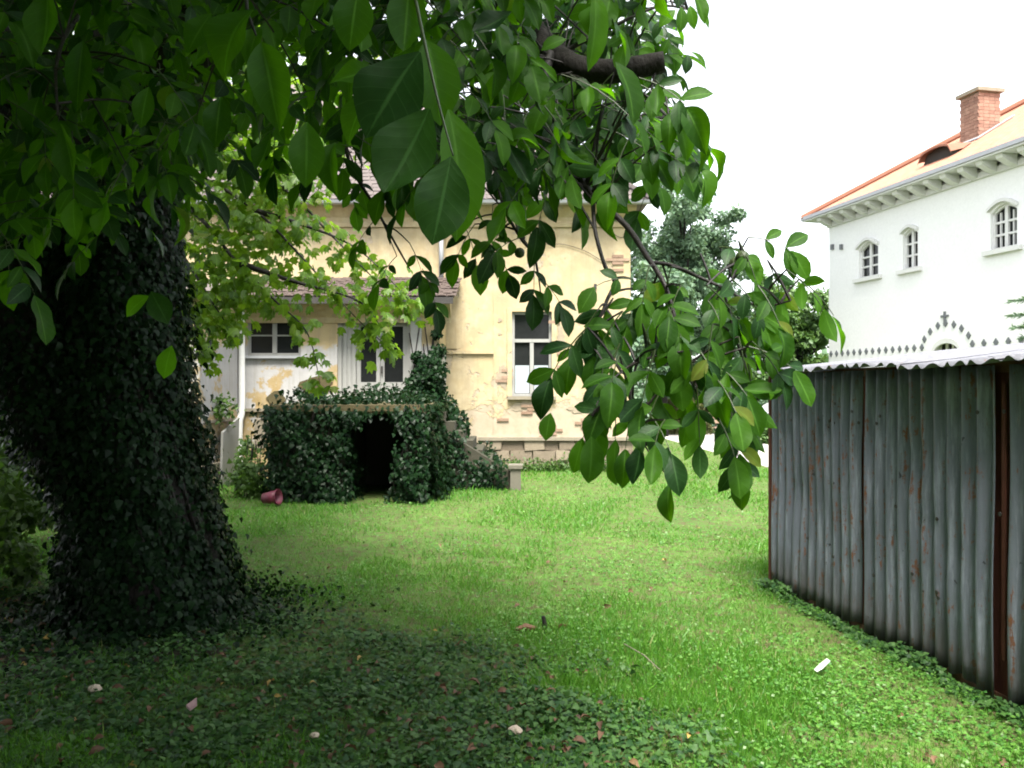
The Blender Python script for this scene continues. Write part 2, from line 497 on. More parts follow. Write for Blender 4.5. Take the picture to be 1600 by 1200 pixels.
def annex_plaster():
    n = NT('whitewashed_plaster')
    p = n.pos(); z = n.sep(p)[2]
    mid = n.noise(2.6, 6, 0.68, p); fine = n.noise(20, 4, 0.6, p); ed = n.noise(4.5, 5, 0.7, p)
    white = n.mix(mid, (0.25, 0.25, 0.25), (0.43, 0.42, 0.41))
    yel = n.mix(mid, (0.30, 0.23, 0.12), (0.45, 0.36, 0.21))
    k = n.math('ADD', z, n.math('MULTIPLY', n.math('SUBTRACT', ed, 0.5), 0.5))
    col = n.mix(n.ramp(n.math('MULTIPLY', k, 0.25), [(0.62, 0), (0.64, 1)]), white, yel)
    # lichen and rot in the lowest course
    lk = n.math('SUBTRACT', n.noise(2.0, 7, 0.7, p), n.math('MULTIPLY', z, 0.10))
    col = n.mix(n.ramp(lk, [(0.36, 0), (0.40, 1)]), col, n.mix(ed, (0.24, 0.16, 0.045), (0.40, 0.33, 0.22)))
    st = n.noise(2.4, 5, 0.7, n.pos((4, 4, 0.25)))
    col = n.mix(n.math('MULTIPLY', n.ramp(st, [(0.5, 0), (0.7, 1)]), 0.5), col, (0.20, 0.18, 0.14))
    return n.done(n.pbsdf(col, 0.93, n.bump(n.math('ADD', mid, n.math('MULTIPLY', fine, 0.3)), 0.5, 0.02), spec=0.2))
M['annex'] = annex_plaster()

def corrugated(name, c0, c1, rust_amt, foot=True):
    n = NT(name)
    p = n.pos(); z = n.sep(p)[2]
    str_ = n.noise(3.0, 6, 0.7, n.pos((6, 6, 0.35))); blot = n.noise(2.6, 6, 0.7, p); fine = n.noise(26, 4, 0.65, p)
    col = n.mix(str_, c0, c1)
    col = n.mix(n.math('MULTIPLY', n.ramp(n.noise(4.0, 6, 0.7, n.pos((5, 5, 0.5))), [(0.5, 0), (0.7, 1)]), 0.6), col, tuple(x * 1.7 for x in c1))
    rr = n.math('ADD', n.math('MULTIPLY', n.noise(2.0, 7, 0.75, n.pos((9, 9, 1.1))), 0.72), n.math('MULTIPLY', fine, 0.28))
    rm = n.ramp(rr, [(rust_amt, 0), (rust_amt + 0.05, 1)])
    col = n.mix(rm, col, n.mix(fine, (0.06, 0.025, 0.015), (0.22, 0.09, 0.045)))
    dk = n.ramp(n.noise(11, 3, 0.6, n.pos((1.6, 1.6, 1.0))), [(0.27, 1), (0.30, 0)])
    col = n.mix(n.math('MULTIPLY', dk, 0.85), col, (0.018, 0.02, 0.024))
    if foot:                                   # mud splash and rot along the foot of the sheet
        ft = n.math('ADD', z, n.math('MULTIPLY', n.math('SUBTRACT', str_, 0.5), 0.55))
        col = n.mix(n.ramp(ft, [(0.02, 0.85), (0.42, 0)]), col, (0.055, 0.045, 0.035))
    return n.done(n.pbsdf(col, n.mix(rm, 0.5, 0.9) if False else 0.55, n.bump(n.math('ADD', blot, n.math('MULTIPLY', fine, 0.3)), 0.35, 0.02), 0.15, 0.4))
M['sheet'] = corrugated('galvanised_sheet', (0.060, 0.072, 0.098), (0.20, 0.22, 0.265), 0.55)
M['roofsheet'] = corrugated('pale_roof_sheet', (0.095, 0.098, 0.115), (0.17, 0.172, 0.195), 0.60, foot=False)

def ground_mat():
    n = NT('lawn_soil')
    p = n.pos()
    a = n.noise(0.6, 6, 0.65, p); b = n.noise(9, 6, 0.7, p)
    col = n.mix(n.ramp(a, [(0.35, 0), (0.65, 1)]), (0.045, 0.11, 0.018), (0.08, 0.16, 0.028))
    col = n.mix(n.ramp(b, [(0.42, 0), (0.6, 1)]), col, (0.07, 0.058, 0.028))
    return n.done(n.pbsdf(col, 0.95, n.bump(b, 0.7, 0.04), spec=0.2))
M['ground'] = ground_mat()
M['soil'] = simple('dark_soil', (0.022, 0.017, 0.011), (0.06, 0.045, 0.028), 7, 0.95, 0.8, 30, bdist=0.03)

def far_tiles(name, c0, c1):
    n = NT(name)
    p = n.coord('UV')
    br = n.new("ShaderNodeTexBrick"); br.inputs['Scale'].default_value = 1.0
    br.inputs['Brick Width'].default_value = 0.2; br.inputs['Row Height'].default_value = 0.17
    br.inputs['Mortar Size'].default_value = 0.012
    br.inputs['Color1'].default_value = (*c0, 1); br.inputs['Color2'].default_value = (*c1, 1); br.inputs['Mortar'].default_value = (*[x * 0.5 for x in c0], 1)
    n.l(p, br.inputs['Vector'])
    col = n.mix(n.math('MULTIPLY', n.noise(1.3, 5, 0.6, p), 0.5), br.outputs['Color'], tuple(x * 0.75 for x in c1))
    return n.done(n.pbsdf(col, 0.85, n.bump(n.math('SUBTRACT', 1.0, br.outputs['Fac']), 0.5, 0.03)))
M['orange_tile'] = far_tiles('orange_roof_tile', (0.33, 0.13, 0.075), (0.42, 0.20, 0.13))

# ------------------------------------------------------------------ the setting
gm = MB(); gm.add([(-400, -60, 0), (400, -60, 0), (400, 700, 0), (-400, 700, 0)], [(0, 1, 2, 3)])
tag(gm.build('ground', M['ground']), kind='structure')
pm = MB()
pp = [(5.75, 9), (5.55, 19), (5.25, 28), (4.9, 45), (7.6, 45), (7.75, 28), (8.0, 19), (8.3, 9)]
pm.add([(x, y, 0.004) for x, y in pp], [(0, 7, 6, 1), (1, 6, 5, 2), (2, 5, 4, 3)])
tag(pm.build('gravel_path', M['gravel']), 'pale gravel path running past the house between lawn and hedge', 'path', kind='structure')
# bare soil under the old tree
sm_ = MB()
ring = []
for k in range(40):
    a = 2 * math.pi * k / 40
    ring.append((-3.3 + math.cos(a) * (1.5 + U(-.25, .25)), 5.9 + math.sin(a) * (1.1 + U(-.15, .15)), 0.004))
sm_.add([(-3.3, 5.9, 0.004)] + ring, [(0, 1 + k, 1 + (k + 1) % 40) for k in range(40)])
tag(sm_.build('bare_soil', M['soil']), 'dark bare soil under the ivy clad tree', 'soil', kind='structure')

# ================================================================== the yellow house
YH = 17.4
def HX(px, Y=YH): return (px - 800) / F * Y
def HZ(py, Y=YH): return CH - (py - HOR) / F * Y
XR = HX(985); XL = -9.5
ZE = HZ(324)
house = thing('house', (0, YH, 0), 'old single storey yellow house with crumbling plaster and brown tiled hip roof', 'house')
front = Plane((0, YH), (1, 0))
win = (HX(800), HX(862), HZ(619), HZ(487))
mb = MB()
wall_holes(mb, front, XL, XR, 0, ZE, [win], 0.3)
mb.add([(XR, YH, 0), (XR, YH + 9, 0), (XR, YH + 9, ZE), (XR, YH, ZE)], [(0, 1, 2, 3)])
mb.add([(XL, YH + 9, 0), (XL, YH, 0), (XL, YH, ZE), (XL, YH + 9, ZE)], [(0, 1, 2, 3)])
mb.add([(XR, YH + 9, 0), (XL, YH + 9, 0), (XL, YH + 9, ZE), (XR, YH + 9, ZE)], [(0, 1, 2, 3)])
hwall = mb.build('wall', M['plaster'], house)
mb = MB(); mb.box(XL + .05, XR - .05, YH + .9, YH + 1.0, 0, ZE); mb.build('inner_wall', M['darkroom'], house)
# mouldings
mb = MB()
prof = [(0.0, ZE - .42), (0.05, ZE - .42), (0.06, ZE - .34), (0.03, ZE - .30), (0.04, ZE - .22), (0.14, ZE - .12), (0.22, ZE - .04), (0.24, ZE + .06), (0.0, ZE + .06)]
mb.prism([front.at(XL, z, o) for o, z in prof], front.u * (XR + .10 - XL))
mb.build('cornice', M['plaster'], house)
mb = MB(); mb.pbox(front, HX(697), HX(714), HZ(545), ZE - .43, 0.0, 0.035); mb.build('pilaster', M['plaster'], house)
mb = MB(); mb.pbox(front, HX(697), HX(771), HZ(553), HZ(547.5), 0.0, 0.05); mb.build('string_course', M['plaster'], house)
mb = MB(); mb.pbox(front, HX(771), HX(776.5), HZ(690), HZ(455), 0.0, 0.02); mb.build('panel_edge', M['plaster'], house)
# plinth: stones set proud of the wall
for row in range(3):
    z0 = row * 0.21; x = HX(782) - 0.4
    while x < XR + .03:
        wd = U(.26, .5); x1 = min(x + wd, XR + .05)
        if x1 - x > .08:
            j = lambda: U(-.018, .018)
            a = [(x + .012 + j(), z0 + .008 + j()), (x1 - .012 + j(), z0 + .008 + j()), (x1 - .012 + j(), z0 + .2 + j()), ((x + x1) / 2, z0 + .205 + j()), (x + .012 + j(), z0 + .2 + j())]
            m2 = MB(); m2.prism([front.at(s, max(z, 0), 0.0) for s, z in a], front.n * U(.045, .095))
            m2.build('stone', M['stone'], house)
        x = x1
mb = MB(); mb.pbox(front, HX(770) - .3, XR + .10, 0.63, 0.70, 0.0, 0.12); mb.build('plinth_ledge', M['concrete'], house)
# exposed bricks
bme = bpy.data.meshes.new('brick'); bb = MB(); bb.box(-.12, .12, -.03, .012, -.03, .03); bme.from_pydata(bb.v, [], bb.f); bme.materials.append(M['brick'])
def bricks(s0, s1, z0, z1, keep, pl=front, par=None):
    r = 0; z = z0
    while z < z1:
        s = s0 + (0.125 if r % 2 else 0)
        while s < s1:
            if random.random() < keep(s, z):
                p = pl.at(s, z, -0.004 + U(-.004, .006))
                ang = math.atan2(pl.u.y, pl.u.x)
                link('brick', bme, par or house, Matrix.Translation(p) @ Matrix.Rotation(ang + U(-.02, .02), 4, 'Z'))
            s += 0.25
        z += 0.072; r += 1
def corner_keep(s, z):
    e = (XR - s)
    if s > XR - .125: return 0
    nz = math.sin(z * 3.1) + math.sin(z * 7.3 + 1)
    return 1.0 if (e < 0.27 and nz > -0.1 and z < 4.2) or (e < 0.5 and nz > 1.5) else 0
bricks(XR - .64, XR, 2.1, 4.7, corner_keep)
bricks(HX(468), HX(545), HZ(345), HZ(300), lambda s, z: 0.95 if abs(math.sin(s * 5 + z * 3)) > .25 else 0.2)
bricks(HX(866), HX(884), HZ(600), HZ(500), lambda s, z: 0.35)
bricks(HX(640), HX(686), HZ(452), HZ(436), lambda s, z: 0.5)
# plaster scabs still clinging around the window (thin proud flakes)
for (px, py, rx, rz) in [(783, 590, .15, .30), (876, 525, .10, .26), (812, 638, .22, .07), (781, 500, .05, .06), (781, 522, .05, .03), (905, 640, .30, .08), (955, 560, .12, .3)]:
    cx, cz = HX(px), HZ(py); pts = []
    for k in range(30):
        a = 2 * math.pi * k / 30; rr = .75 + .2 * math.sin(a * 3 + px) + U(-.16, .16)
        pts.append(front.at(cx + math.cos(a) * rx * rr, cz + math.sin(a) * rz * rr, 0))
    m2 = MB(); m2.prism(pts, front.n * U(.006, .014)); m2.build('plaster_patch', M['undercoat'], house)
bricks(HX(786), XR - .15, HZ(688), HZ(630), lambda s, z: 1.0 if math.sin(s * 6.3 + z * 4) + math.sin(s * 2.7 - z * 9) + U(-.5, .5) > 1.0 else 0)
bricks(HX(774), HX(797), HZ(622), HZ(560), lambda s, z: .22)

def window_unit(parent, pl, s0, s1, z0, z1, inset, frame=0.055, mull=True, transom=None, mat='woodwhite', bars=(), lower_paint=None, pane='glass'):
    """casement window set back in its opening: window > frame, mullion, transom, pane, sill"""
    o0, o1 = -inset - .06, -inset
    f = MB()
    f.pbox(pl, s0, s0 + frame, z0, z1, o0, o1); f.pbox(pl, s1 - frame, s1, z0, z1, o0, o1)
    f.pbox(pl, s0 + frame, s1 - frame, z0, z0 + frame, o0, o1); f.pbox(pl, s0 + frame, s1 - frame, z1 - frame, z1, o0, o1)
    wobj = f.build('window', M[mat], parent)
    zt = transom if transom else z1 - frame
    sm = (s0 + s1) / 2
    if transom:
        MB().pbox(pl, s0 + frame, s1 - frame, zt - .035, zt + .035, o0 + .01, o1 + .02).build('transom', M[mat], wobj)
        MB().pbox(pl, s0 + frame, s1 - frame, zt + .035, z1 - frame, o0 + .02, o0 + .028).build('pane', M[pane], wobj)
        zt -= .035
    cols = [(s0 + frame, s1 - frame)]
    if mull:
        MB().pbox(pl, sm - .04, sm + .04, z0 + frame, zt, o0 + .01, o1 + .012).build('mullion', M[mat], wobj)
        cols = [(s0 + frame, sm - .04), (sm + .04, s1 - frame)]
    for a, b in cols:
        MB().pbox(pl, a, b, z0 + frame, zt, o0 + .02, o0 + .028).build('pane', M[pane], wobj)
        for t in bars:
            zz = z0 + frame + (zt - z0 - frame) * t
            MB().pbox(pl, a, b, zz - .015, zz + .015, o0 + .03, o1 + .005).build('glazing_bar', M[mat], wobj)
        if lower_paint:
            MB().pbox(pl, a + .012, b - .012, z0 + frame + .01, z0 + frame + (zt - z0 - frame) * lower_paint, o0 + .031, o0 + .036).build('curtain', M['curtain'], wobj)
    return wobj
wobj = window_unit(house, front, *win, 0.07, transom=HZ(532), bars=(), lower_paint=0.55)
MB().pbox(front, win[0] - .09, win[1] + .09, win[2] - .07, win[2], -.10, .09).build('sill', M['concrete'], wobj)
for (a, b, z0, z1) in [(win[0] - .10, win[0], win[2], win[3] + .10), (win[1], win[1] + .10, win[2], win[3] + .10), (win[0], win[1], win[3], win[3] + .10)]:
    MB().pbox(front, a, b, z0, z1, 0, .028).build('surround', M['plaster'], wobj)

# roof
OV, TP = 0.36, 0.86
ex, ey = XR + OV, YH - OV
DEP = 9.0 / 2 + OV
ridge_z = ZE + .07 + DEP * TP
A = Vector((XL - 1, ey, ZE + .07)); B = Vector((ex, ey, ZE + .07)); R0 = Vector((XL - 1, ey + DEP, ridge_z)); R1 = Vector((ex - DEP, ey + DEP, ridge_z))
Cb = Vector((ex, ey + 2 * DEP, ZE + .07)); Db = Vector((XL - 1, ey + 2 * DEP, ZE + .07))
mb = MB(); mb.add([A, B, R1, R0, Cb, Db], [(0, 1, 2, 3), (1, 4, 2), (4, 5, 3, 2), (0, 5, 4, 1)])
roof = mb.build('roof', M['tile_old'], house)
sl = Vector((0, 1, TP)).normalized(); sn = Vector((0, -TP, 1)).normalized()
tb = MB()
tb.add([(-.085, 0, 0), (.085, 0, 0), (.085, .3, 0), (-.085, .3, 0), (-.085, .03, .02), (-.05, 0, .02), (.05, 0, .02), (.085, .03, .02), (.085, .3, .02), (-.085, .3, .02)],
       [(4, 5, 6, 7, 8, 9), (0, 5, 4), (0, 1, 6, 5), (1, 7, 6), (1, 2, 8, 7), (3, 0, 4, 9)])
tme = bpy.data.meshes.new('roof_tile'); tme.from_pydata(tb.v, [], tb.f); tme.materials.append(M['tile_old'])
ROT = Matrix(((1, 0, 0, 0), (0, sl.y, sn.y, 0), (0, sl.z, sn.z, 0), (0, 0, 0, 1)))
tiles = []
row_h = 0.165
for r in range(int((DEP * math.sqrt(1 + TP * TP)) / row_h)):
    d = r * row_h
    xmax = ex - d * sl.y - .06
    x = xmax - (0.09 if r % 2 else 0)
    while x > -7:
        tiles.append((A.copy() + sl * d + Vector((x - A.x, 0, 0)), r)); x -= 0.178
def tile_m(p):
    return Matrix.Translation(p + sn * (.012 + U(0, .012))) @ ROT @ Matrix.Rotation(U(-.05, .05), 4, 'Z') @ Matrix.Rotation(-0.075 + U(-.03, .03), 4, 'X')
vis = [t for t in tiles if 775 < proj(t[0])[0] < 1020 and proj(t[0])[1] > 225][:300]
vs_ = {id(t) for t in vis}
for t in vis: link('roof_tile', tme, house, tile_m(t[0]))
rest = MB()
for t in tiles:
    if id(t) in vs_ or t[1] > 26: continue
    m4 = tile_m(t[0]); rest.add([m4 @ Vector(v) for v in tb.v], tb.f)
tag(rest.build('roof_tiles', M['tile_old'], house), kind='stuff')
hipt = MB()
for k in range(24):
    p = B.lerp(R1, k / 30); q = B.lerp(R1, (k + 1.15) / 30)
    hipt.tube([p + Vector((0, 0, .03)), q + Vector((0, 0, .05))], [.09, .075], 8)
hipt.build('hip_tiles', M['tile_old'], house)
gt = MB()
gut = [(-.0, 0), (.02, -.06), (.07, -.085), (.12, -.06), (.14, 0), (.125, 0), (.105, -.05), (.07, -.07), (.035, -.05), (.015, 0)]
gt.prism([front.at(XL, ZE + .055 + z, OV - .01 + o) for o, z in gut], front.u * (ex - XL))
gt.build('gutter', M['zinc'], house)
MB().box(XL, XR, YH - OV + .02, YH, ZE + .062, ZE + .068).build('soffit', M['woodgrey'], house)
dp = MB(); dp.tube([front.at(HX(690.5), ZE - .1, .16), front.at(HX(690.5), HZ(450), .16)], .05, 10); dp.build('downpipe', M['zinc'], house, True)
# cables on the facade
cb = MB(); cb.tube([front.at(HX(835), HZ(352), .02), front.at(HX(900), HZ(351), .03), front.at(HX(950), HZ(352), .02)] , .006, 5); cb.build('cable', M['darkmetal'], house)
cb = MB(); cb.tube(smooth_path([front.at(HX(846), HZ(322), .06), front.at(HX(847), HZ(378), .05), front.at(HX(880), HZ(382), .03), front.at(HX(915), HZ(393), .03), front.at(HX(946), HZ(412), .02)]), .006, 5); cb.build('cable', M['darkmetal'], house)
cb = MB(); cb.tube(smooth_path([front.at(HX(950), HZ(352), .02), front.at(HX(962), HZ(368), .02), front.at(HX(975), HZ(370), .02), front.at(HX(978), HZ(352), .02)]), .006, 5); cb.build('cable', M['darkmetal'], house)
MB().pbox(front, HX(928), HX(932), HZ(452), HZ(444), 0, .05).build('wall_bracket', M['darkmetal'], house)

# ---- annex with lean-to roof
YA = 15.86
annex = thing('porch_annex', (-3.2, YA, 0), 'whitewashed entrance annex with lean-to roof, glazed double door and dark window', 'annex')
ap = Plane((0, YA), (1, 0))
AX = lambda px: HX(px, YA)
AZ = lambda py: HZ(py, YA)
axr = HX(697); axl = AX(375); az1 = 3.30
door = (AX(527), AX(641), 1.47, AZ(494)); awin = (AX(386), AX(470), AZ(556), AZ(492))
mb = MB(); wall_holes(mb, ap, axl, axr, 0, az1, [door, awin], 0.22)
mb.add([(axr, YA, 0), (axr, YH - .002, 0), (axr, YH - .002, az1 + .6), (axr, YA, az1)], [(0, 1, 2, 3)])
mb.build('wall', M['annex'], annex)
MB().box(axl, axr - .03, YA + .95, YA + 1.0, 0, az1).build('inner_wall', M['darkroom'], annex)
mb = MB()
prof = [(0.0, az1 - .34), (0.03, az1 - .34), (0.05, az1 - .24), (0.16, az1 - .14), (0.30, az1 - .05), (0.36, az1 + .03), (0.0, az1 + .03)]
mb.prism([ap.at(axl - .02, z, o) for o, z in prof], ap.u * (axr + .24 - axl))
mb.build('cove', M['plaster'], annex)
e0 = Vector((axl - .3, YA - .46, az1 + .05)); e1 = Vector((HX(708, YA - .46), YA - .46, az1 + .05)); top_z = 3.98
mb = MB(); mb.prism([e0, e1, Vector((e1.x, YH - .003, top_z)), Vector((e0.x, YH - .003, top_z))], (0, 0, .05)); aroof = mb.build('roof', M['tile_old'], annex)
MB().box(e0.x, e1.x, YA - .50, YA - .465, az1 - .02, az1 + .10).build('fascia', M['darkmetal'], aroof)
s2 = (Vector((0, YH - YA + .46, top_z - az1 - .05))).normalized(); n2 = Vector((0, -s2.z, s2.y))
R2 = Matrix(((1, 0, 0, 0), (0, s2.y, n2.y, 0), (0, s2.z, n2.z, 0), (0, 0, 0, 1)))
rest = MB()
for r in range(11):
    x = e0.x + (.09 if r % 2 else 0)
    while x < e1.x - .05:
        m4 = Matrix.Translation(Vector((x + .09, e0.y, e0.z + .058)) + s2 * (r * .17) + n2 * U(.005, .03)) @ R2 @ Matrix.Rotation(U(-.06, .06), 4, 'Z') @ Matrix.Rotation(-.06, 4, 'X')
        rest.add([m4 @ Vector(v) for v in tb.v], tb.f); x += .178
rest.build('roof_tiles', rnd_mat('reddish_roof_tile', (0.035, 0.025, 0.02), (0.085, 0.055, 0.045), 9), aroof)["kind"] = 'stuff'
# door
dr = MB()
for a, b in ((door[0], door[0] + .07), (door[1] - .07, door[1])): dr.pbox(ap, a, b, door[2], door[3], -.17, -.06)
dr.pbox(ap, door[0] + .07, door[1] - .07, door[3] - .09, door[3], -.17, -.06)
dfr = dr.build('door_frame', M['woodwhite'], annex)
xs = [door[0] + .075, AX(556), AX(593), door[1] - .075]
fx = MB(); fx.pbox(ap, xs[0], xs[1] - .01, door[2], door[3] - .095, -.14, -.10)
fxo = fx.build('side_panel', M['woodwhite'], annex)
for k in range(3):
    MB().pbox(ap, xs[0] + .03 + k * .085, xs[0] + .085 + k * .085, door[2] + .1, door[3] - .2, -.10, -.085).build('board', M['woodwhite'], fxo)
for a, b in ((xs[1], xs[2] - .004), (xs[2] + .004, xs[3])):
    lf = MB(); st = .075
    lf.pbox(ap, a, a + st, door[2], door[3] - .10, -.15, -.10); lf.pbox(ap, b - st, b, door[2], door[3] - .10, -.15, -.10)
    lf.pbox(ap, a + st, b - st, door[2], AZ(597), -.15, -.10); lf.pbox(ap, a + st, b - st, door[3] - .19, door[3] - .10, -.15, -.10)
    leaf_o = lf.build('door', M['woodwhite'], annex)
    MB().pbox(ap, a + st, b - st, AZ(597), door[3] - .19, -.135, -.128).build('pane', M['glass'], leaf_o)
    MB().pbox(ap, a + st + .02, b - st - .02, door[2] + .06, AZ(597) - .05, -.10, -.088).build('panel', M['woodwhite'], leaf_o)
MB().pbox(ap, xs[2] + .02, xs[2] + .05, 2.0, 2.14, -.098, -.05).build('handle', M['darkmetal'], leaf_o)
MB().pbox(ap, door[1] + .01, AX(659), door[2] + .0, door[3] + .02, 0.0, .05).build('shutter', M['woodgrey'], annex)
wv = window_unit(annex, ap, *awin, 0.05, mull=True, mat='woodgrey', bars=(.5,))
MB().pbox(ap, awin[0] - .06, awin[1] + .06, awin[2] - .05, awin[2], -.08, .08).build('sill', M['zinc'], wv)
MB().pbox(ap, axl, AX(425), AZ(643), AZ(638), 0, .06).build('ledge', M['concrete'], annex)
MB().pbox(ap, AX(398), AX(414), AZ(700), AZ(655), -.004, .03).build('pipe_box', M['concrete'], annex)
# rotten plaster patch by the door
for (px, py, rx, rz, mm) in [(494, 603, .34, .20, 'mossedge'), (432, 622, .2, .14, 'mossedge'), (480, 505, .2, .10, 'concrete')]:
    pts = [ap.at(AX(px) + math.cos(a) * rx * U(.7, 1.1), AZ(py) + math.sin(a) * rz * U(.7, 1.1), 0.001) for a in np.linspace(0, 2 * math.pi, 15)[:-1]]
    MB().prism(pts, ap.n * .02).build('plaster_patch', M[mm], annex)

# ---- left wing, its side wall facing us obliquely
YW = F * -axl / 490
wing = thing('side_wing', (axl - 2, YW + 2, 0), 'stained white side wing of the house behind the ivy clad trunk', 'annex')
mb = MB()
mb.add([(axl, YW, 0), (axl, YA - .001, 0), (axl, YA - .001, 3.2), (axl, YW, 3.2)], [(0, 1, 2, 3)])
mb.add([(axl - 4.5, YW, 0), (axl, YW, 0), (axl, YW, 3.2), (axl - 4.5, YW, 3.2)], [(0, 1, 2, 3)])
mb.build('wall', M['annex'], wing)
mb = MB(); mb.prism([Vector((axl - 4.7, YW - .3, 3.2)), Vector((axl + .25, YW - .3, 3.2)), Vector((axl + .25, YH, 3.9)), Vector((axl - 4.7, YH, 3.9))], (0, 0, .08)); mb.build('roof', M['tile_old'], wing)
MB().box(axl - .3, axl + .03, YW - .03, YW + .28, 0.72, 3.19).build('pilaster', M['annex'], wing)
MB().box(axl + .001, axl + .05, YW + .3, YA - .06, 1.12, 1.17).build('ledge', M['concrete'], wing)
MB().box(axl + .001, axl + .09, YW - .05, YA - .06, 0, .42).build('plinth', M['concrete'], wing)
wp = MB(); wx = AX(376) + .06
wp.tube(smooth_path([(wx, YA - .12, 3.35), (wx, YA - .12, 2.2), (wx, YA - .12, 1.3), (wx - .03, YA - .16, 1.05), (wx - .03, YA - .16, .25), (wx + .03, YA - .3, .12)]), .062, 12)
tag(wp.build('downpipe', M['pipewhite'], None, True), 'white rainwater downpipe in the corner left of the annex window', 'pipe')
fl = MB(); c = P(320, 562, YW - .06)
fl.prism([c + Vector((-.11, 0, .07)), c + Vector((.10, 0, .07)), c + Vector((.0, 0, -.14))], (0, -.02, 0)); fl.box(c.x - .01, c.x + .01, c.y - .02, YW - .028, c.z + .03, c.z + .05)
tag(fl.build('triangular_plate', M['rust']), 'small dark red triangular plate fixed to the white wing corner', 'plate')
bd = MB(); q = Vector((axl + .5, YA - .75, 0))
bd.prism([Vector((axl + .10, YW + .7, .02)), Vector((axl + .13, YW + .7, .95)), Vector((axl + .13, YW + 1.55, 1.18)), Vector((axl + .10, YW + 1.55, .02))], (.04, 0, 0))
tag(bd.build('leaning_board', M['woodgrey']), 'grey slanted board leaning against the wing wall', 'board')

# ---- raised landing with cellar opening, stairs
YF = 12.55
LX0, LX1 = HX(426, YF), HX(660, YF)
landing = thing('porch_landing', ((LX0 + LX1) / 2, YF, 0), 'raised landing slab over a dark cellar opening, overgrown with ivy', 'porch')
LT = 1.46
mb = MB(); mb.box(LX0 - .04, LX1 + .04, YF - .06, YA - .002, LT - .13, LT); mb.build('slab', M['mossedge'], landing)
ox0, ox1 = HX(532, YF), HX(634, YF)
mb = MB(); mb.box(LX0, ox0, YF, YA - .003, 0, LT - .131); mb.box(ox1, LX1, YF, YA - .003, 0, LT - .131); mb.build('side_wall', M['shaded_masonry'], landing)  # opening's shade is in the wall colour
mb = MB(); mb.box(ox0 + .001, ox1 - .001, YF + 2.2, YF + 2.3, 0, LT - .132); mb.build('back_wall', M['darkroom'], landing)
bme2 = bme.copy(); bme2.materials.clear(); bme2.materials.append(M['mossedge'])
# bricks along the slab's front edge
x = LX0 - .03
while x < LX1 - .1:
    link('brick', bme2, landing, Matrix.Translation((x + .125, YF - .065 + U(-.006, .006), LT - .065 + U(-.008, .004))) @ Matrix.Rotation(U(-.03, .03), 4, 'Z')); x += .255
stairs = thing('porch_stairs', (-.6, 15.2, 0), 'ivy covered side stairs descending from the landing to a small post', 'stairs')
nst = 8
for k in range(nst):
    x0 = LX1 + .045 + k * .16; z1 = LT - (k + 1) * LT / (nst + 1)
    MB().box(x0, x0 + .155, 14.35, YA - .01, 0, z1).build('step', M['shaded_masonry'], stairs)
sx0, sx1 = HX(690, 14.3), HX(800, 14.3)
mb = MB(); mb.prism([(sx0, 14.1, 0), (sx1, 14.1, 0), (sx1, 14.1, .28), (sx0, 14.1, 1.02)], (0, .22, 0)); mb.build('parapet', M['shaded_masonry'], stairs)
mb = MB(); mb.box(sx1 - .03, sx1 + .15, 14.0, 14.3, 0, .36); mb.box(sx1 - .06, sx1 + .18, 13.97, 14.33, .36, .42); mb.build('post', M['post'], stairs)

# ================================================================== corrugated shed
SY, SX = CH * F / 309, 406 / F * CH * F / 309
SK = 0.1467
shed = thing('corrugated_shed', (SX + 1.4, 4.5, 0), 'low weathered grey corrugated metal shed with rusty seams', 'shed')
sp = Plane((SX, SY), (SK, -1))             # s runs from the far corner towards the viewer, normal faces left
SL = math.hypot(1, SK)
EZ = 1.83
PITCH = 0.1225
def corr_sheet(s0, s1, z0, z1, off, fn, phase=0.0, dents=(), zseg=8, amp=.025, thick=False):
    V = []; Fc = []
    ns = max(8, int((s1 - s0) / PITCH * 8))
    for j in range(zseg + 1):
        z = z0 + (z1 - z0) * j / zseg
        for i in range(ns + 1):
            s = s0 + (s1 - s0) * i / ns
            d = math.sin((s - s0) / PITCH * 2 * math.pi + phase)
            d = math.copysign(abs(d) ** 0.8, d) * amp + off
            d += .006 * math.sin(s * 5.1 + z * 1.7) + .005 * math.sin(z * 4.3 + s * 2)
            for (ds, dz, r, dep) in dents:
                d -= dep * math.exp(-((s - ds) ** 2 + (z - dz) ** 2) / r ** 2)
            zz = z
            if j == 0: zz += .018 * math.sin(s * 11) + .012 * math.sin(s * 29 + 1)
            V.append(fn(s, zz, d))
    for j in range(zseg):
        for i in range(ns):
            a = j * (ns + 1) + i
            Fc.append((a, a + 1, a + ns + 2, a + ns + 1))
    m = MB(); m.add(V, Fc); return m
s_a = (SY - 5.80) * SL; s_b = (SY - 4.466) * SL; wdt = s_b - s_a
def wfn(s, z, d): return sp.at(s, z, d)
edges = [(0.0, s_a - .02, .0, [(.5, .9, .14, .02)]), (s_a + .045, s_b - .02, .004, [(s_a + .62, 1.25, .12, .025), (s_a + .75, .95, .10, .02), (s_a + 1.0, .8, .15, .015)]), (s_b + .035, s_b + wdt, -.002, []), (s_b + wdt + .01, s_b + 2 * wdt, .0, [])]
for (a, b, o, dn) in edges:
    so = corr_sheet(a, b, .035, EZ, o, wfn, U(0, 6), dn, 14).build('wall_sheet', M['sheet'], shed, True)
    so.modifiers.new('thickness', 'SOLIDIFY').thickness = .002
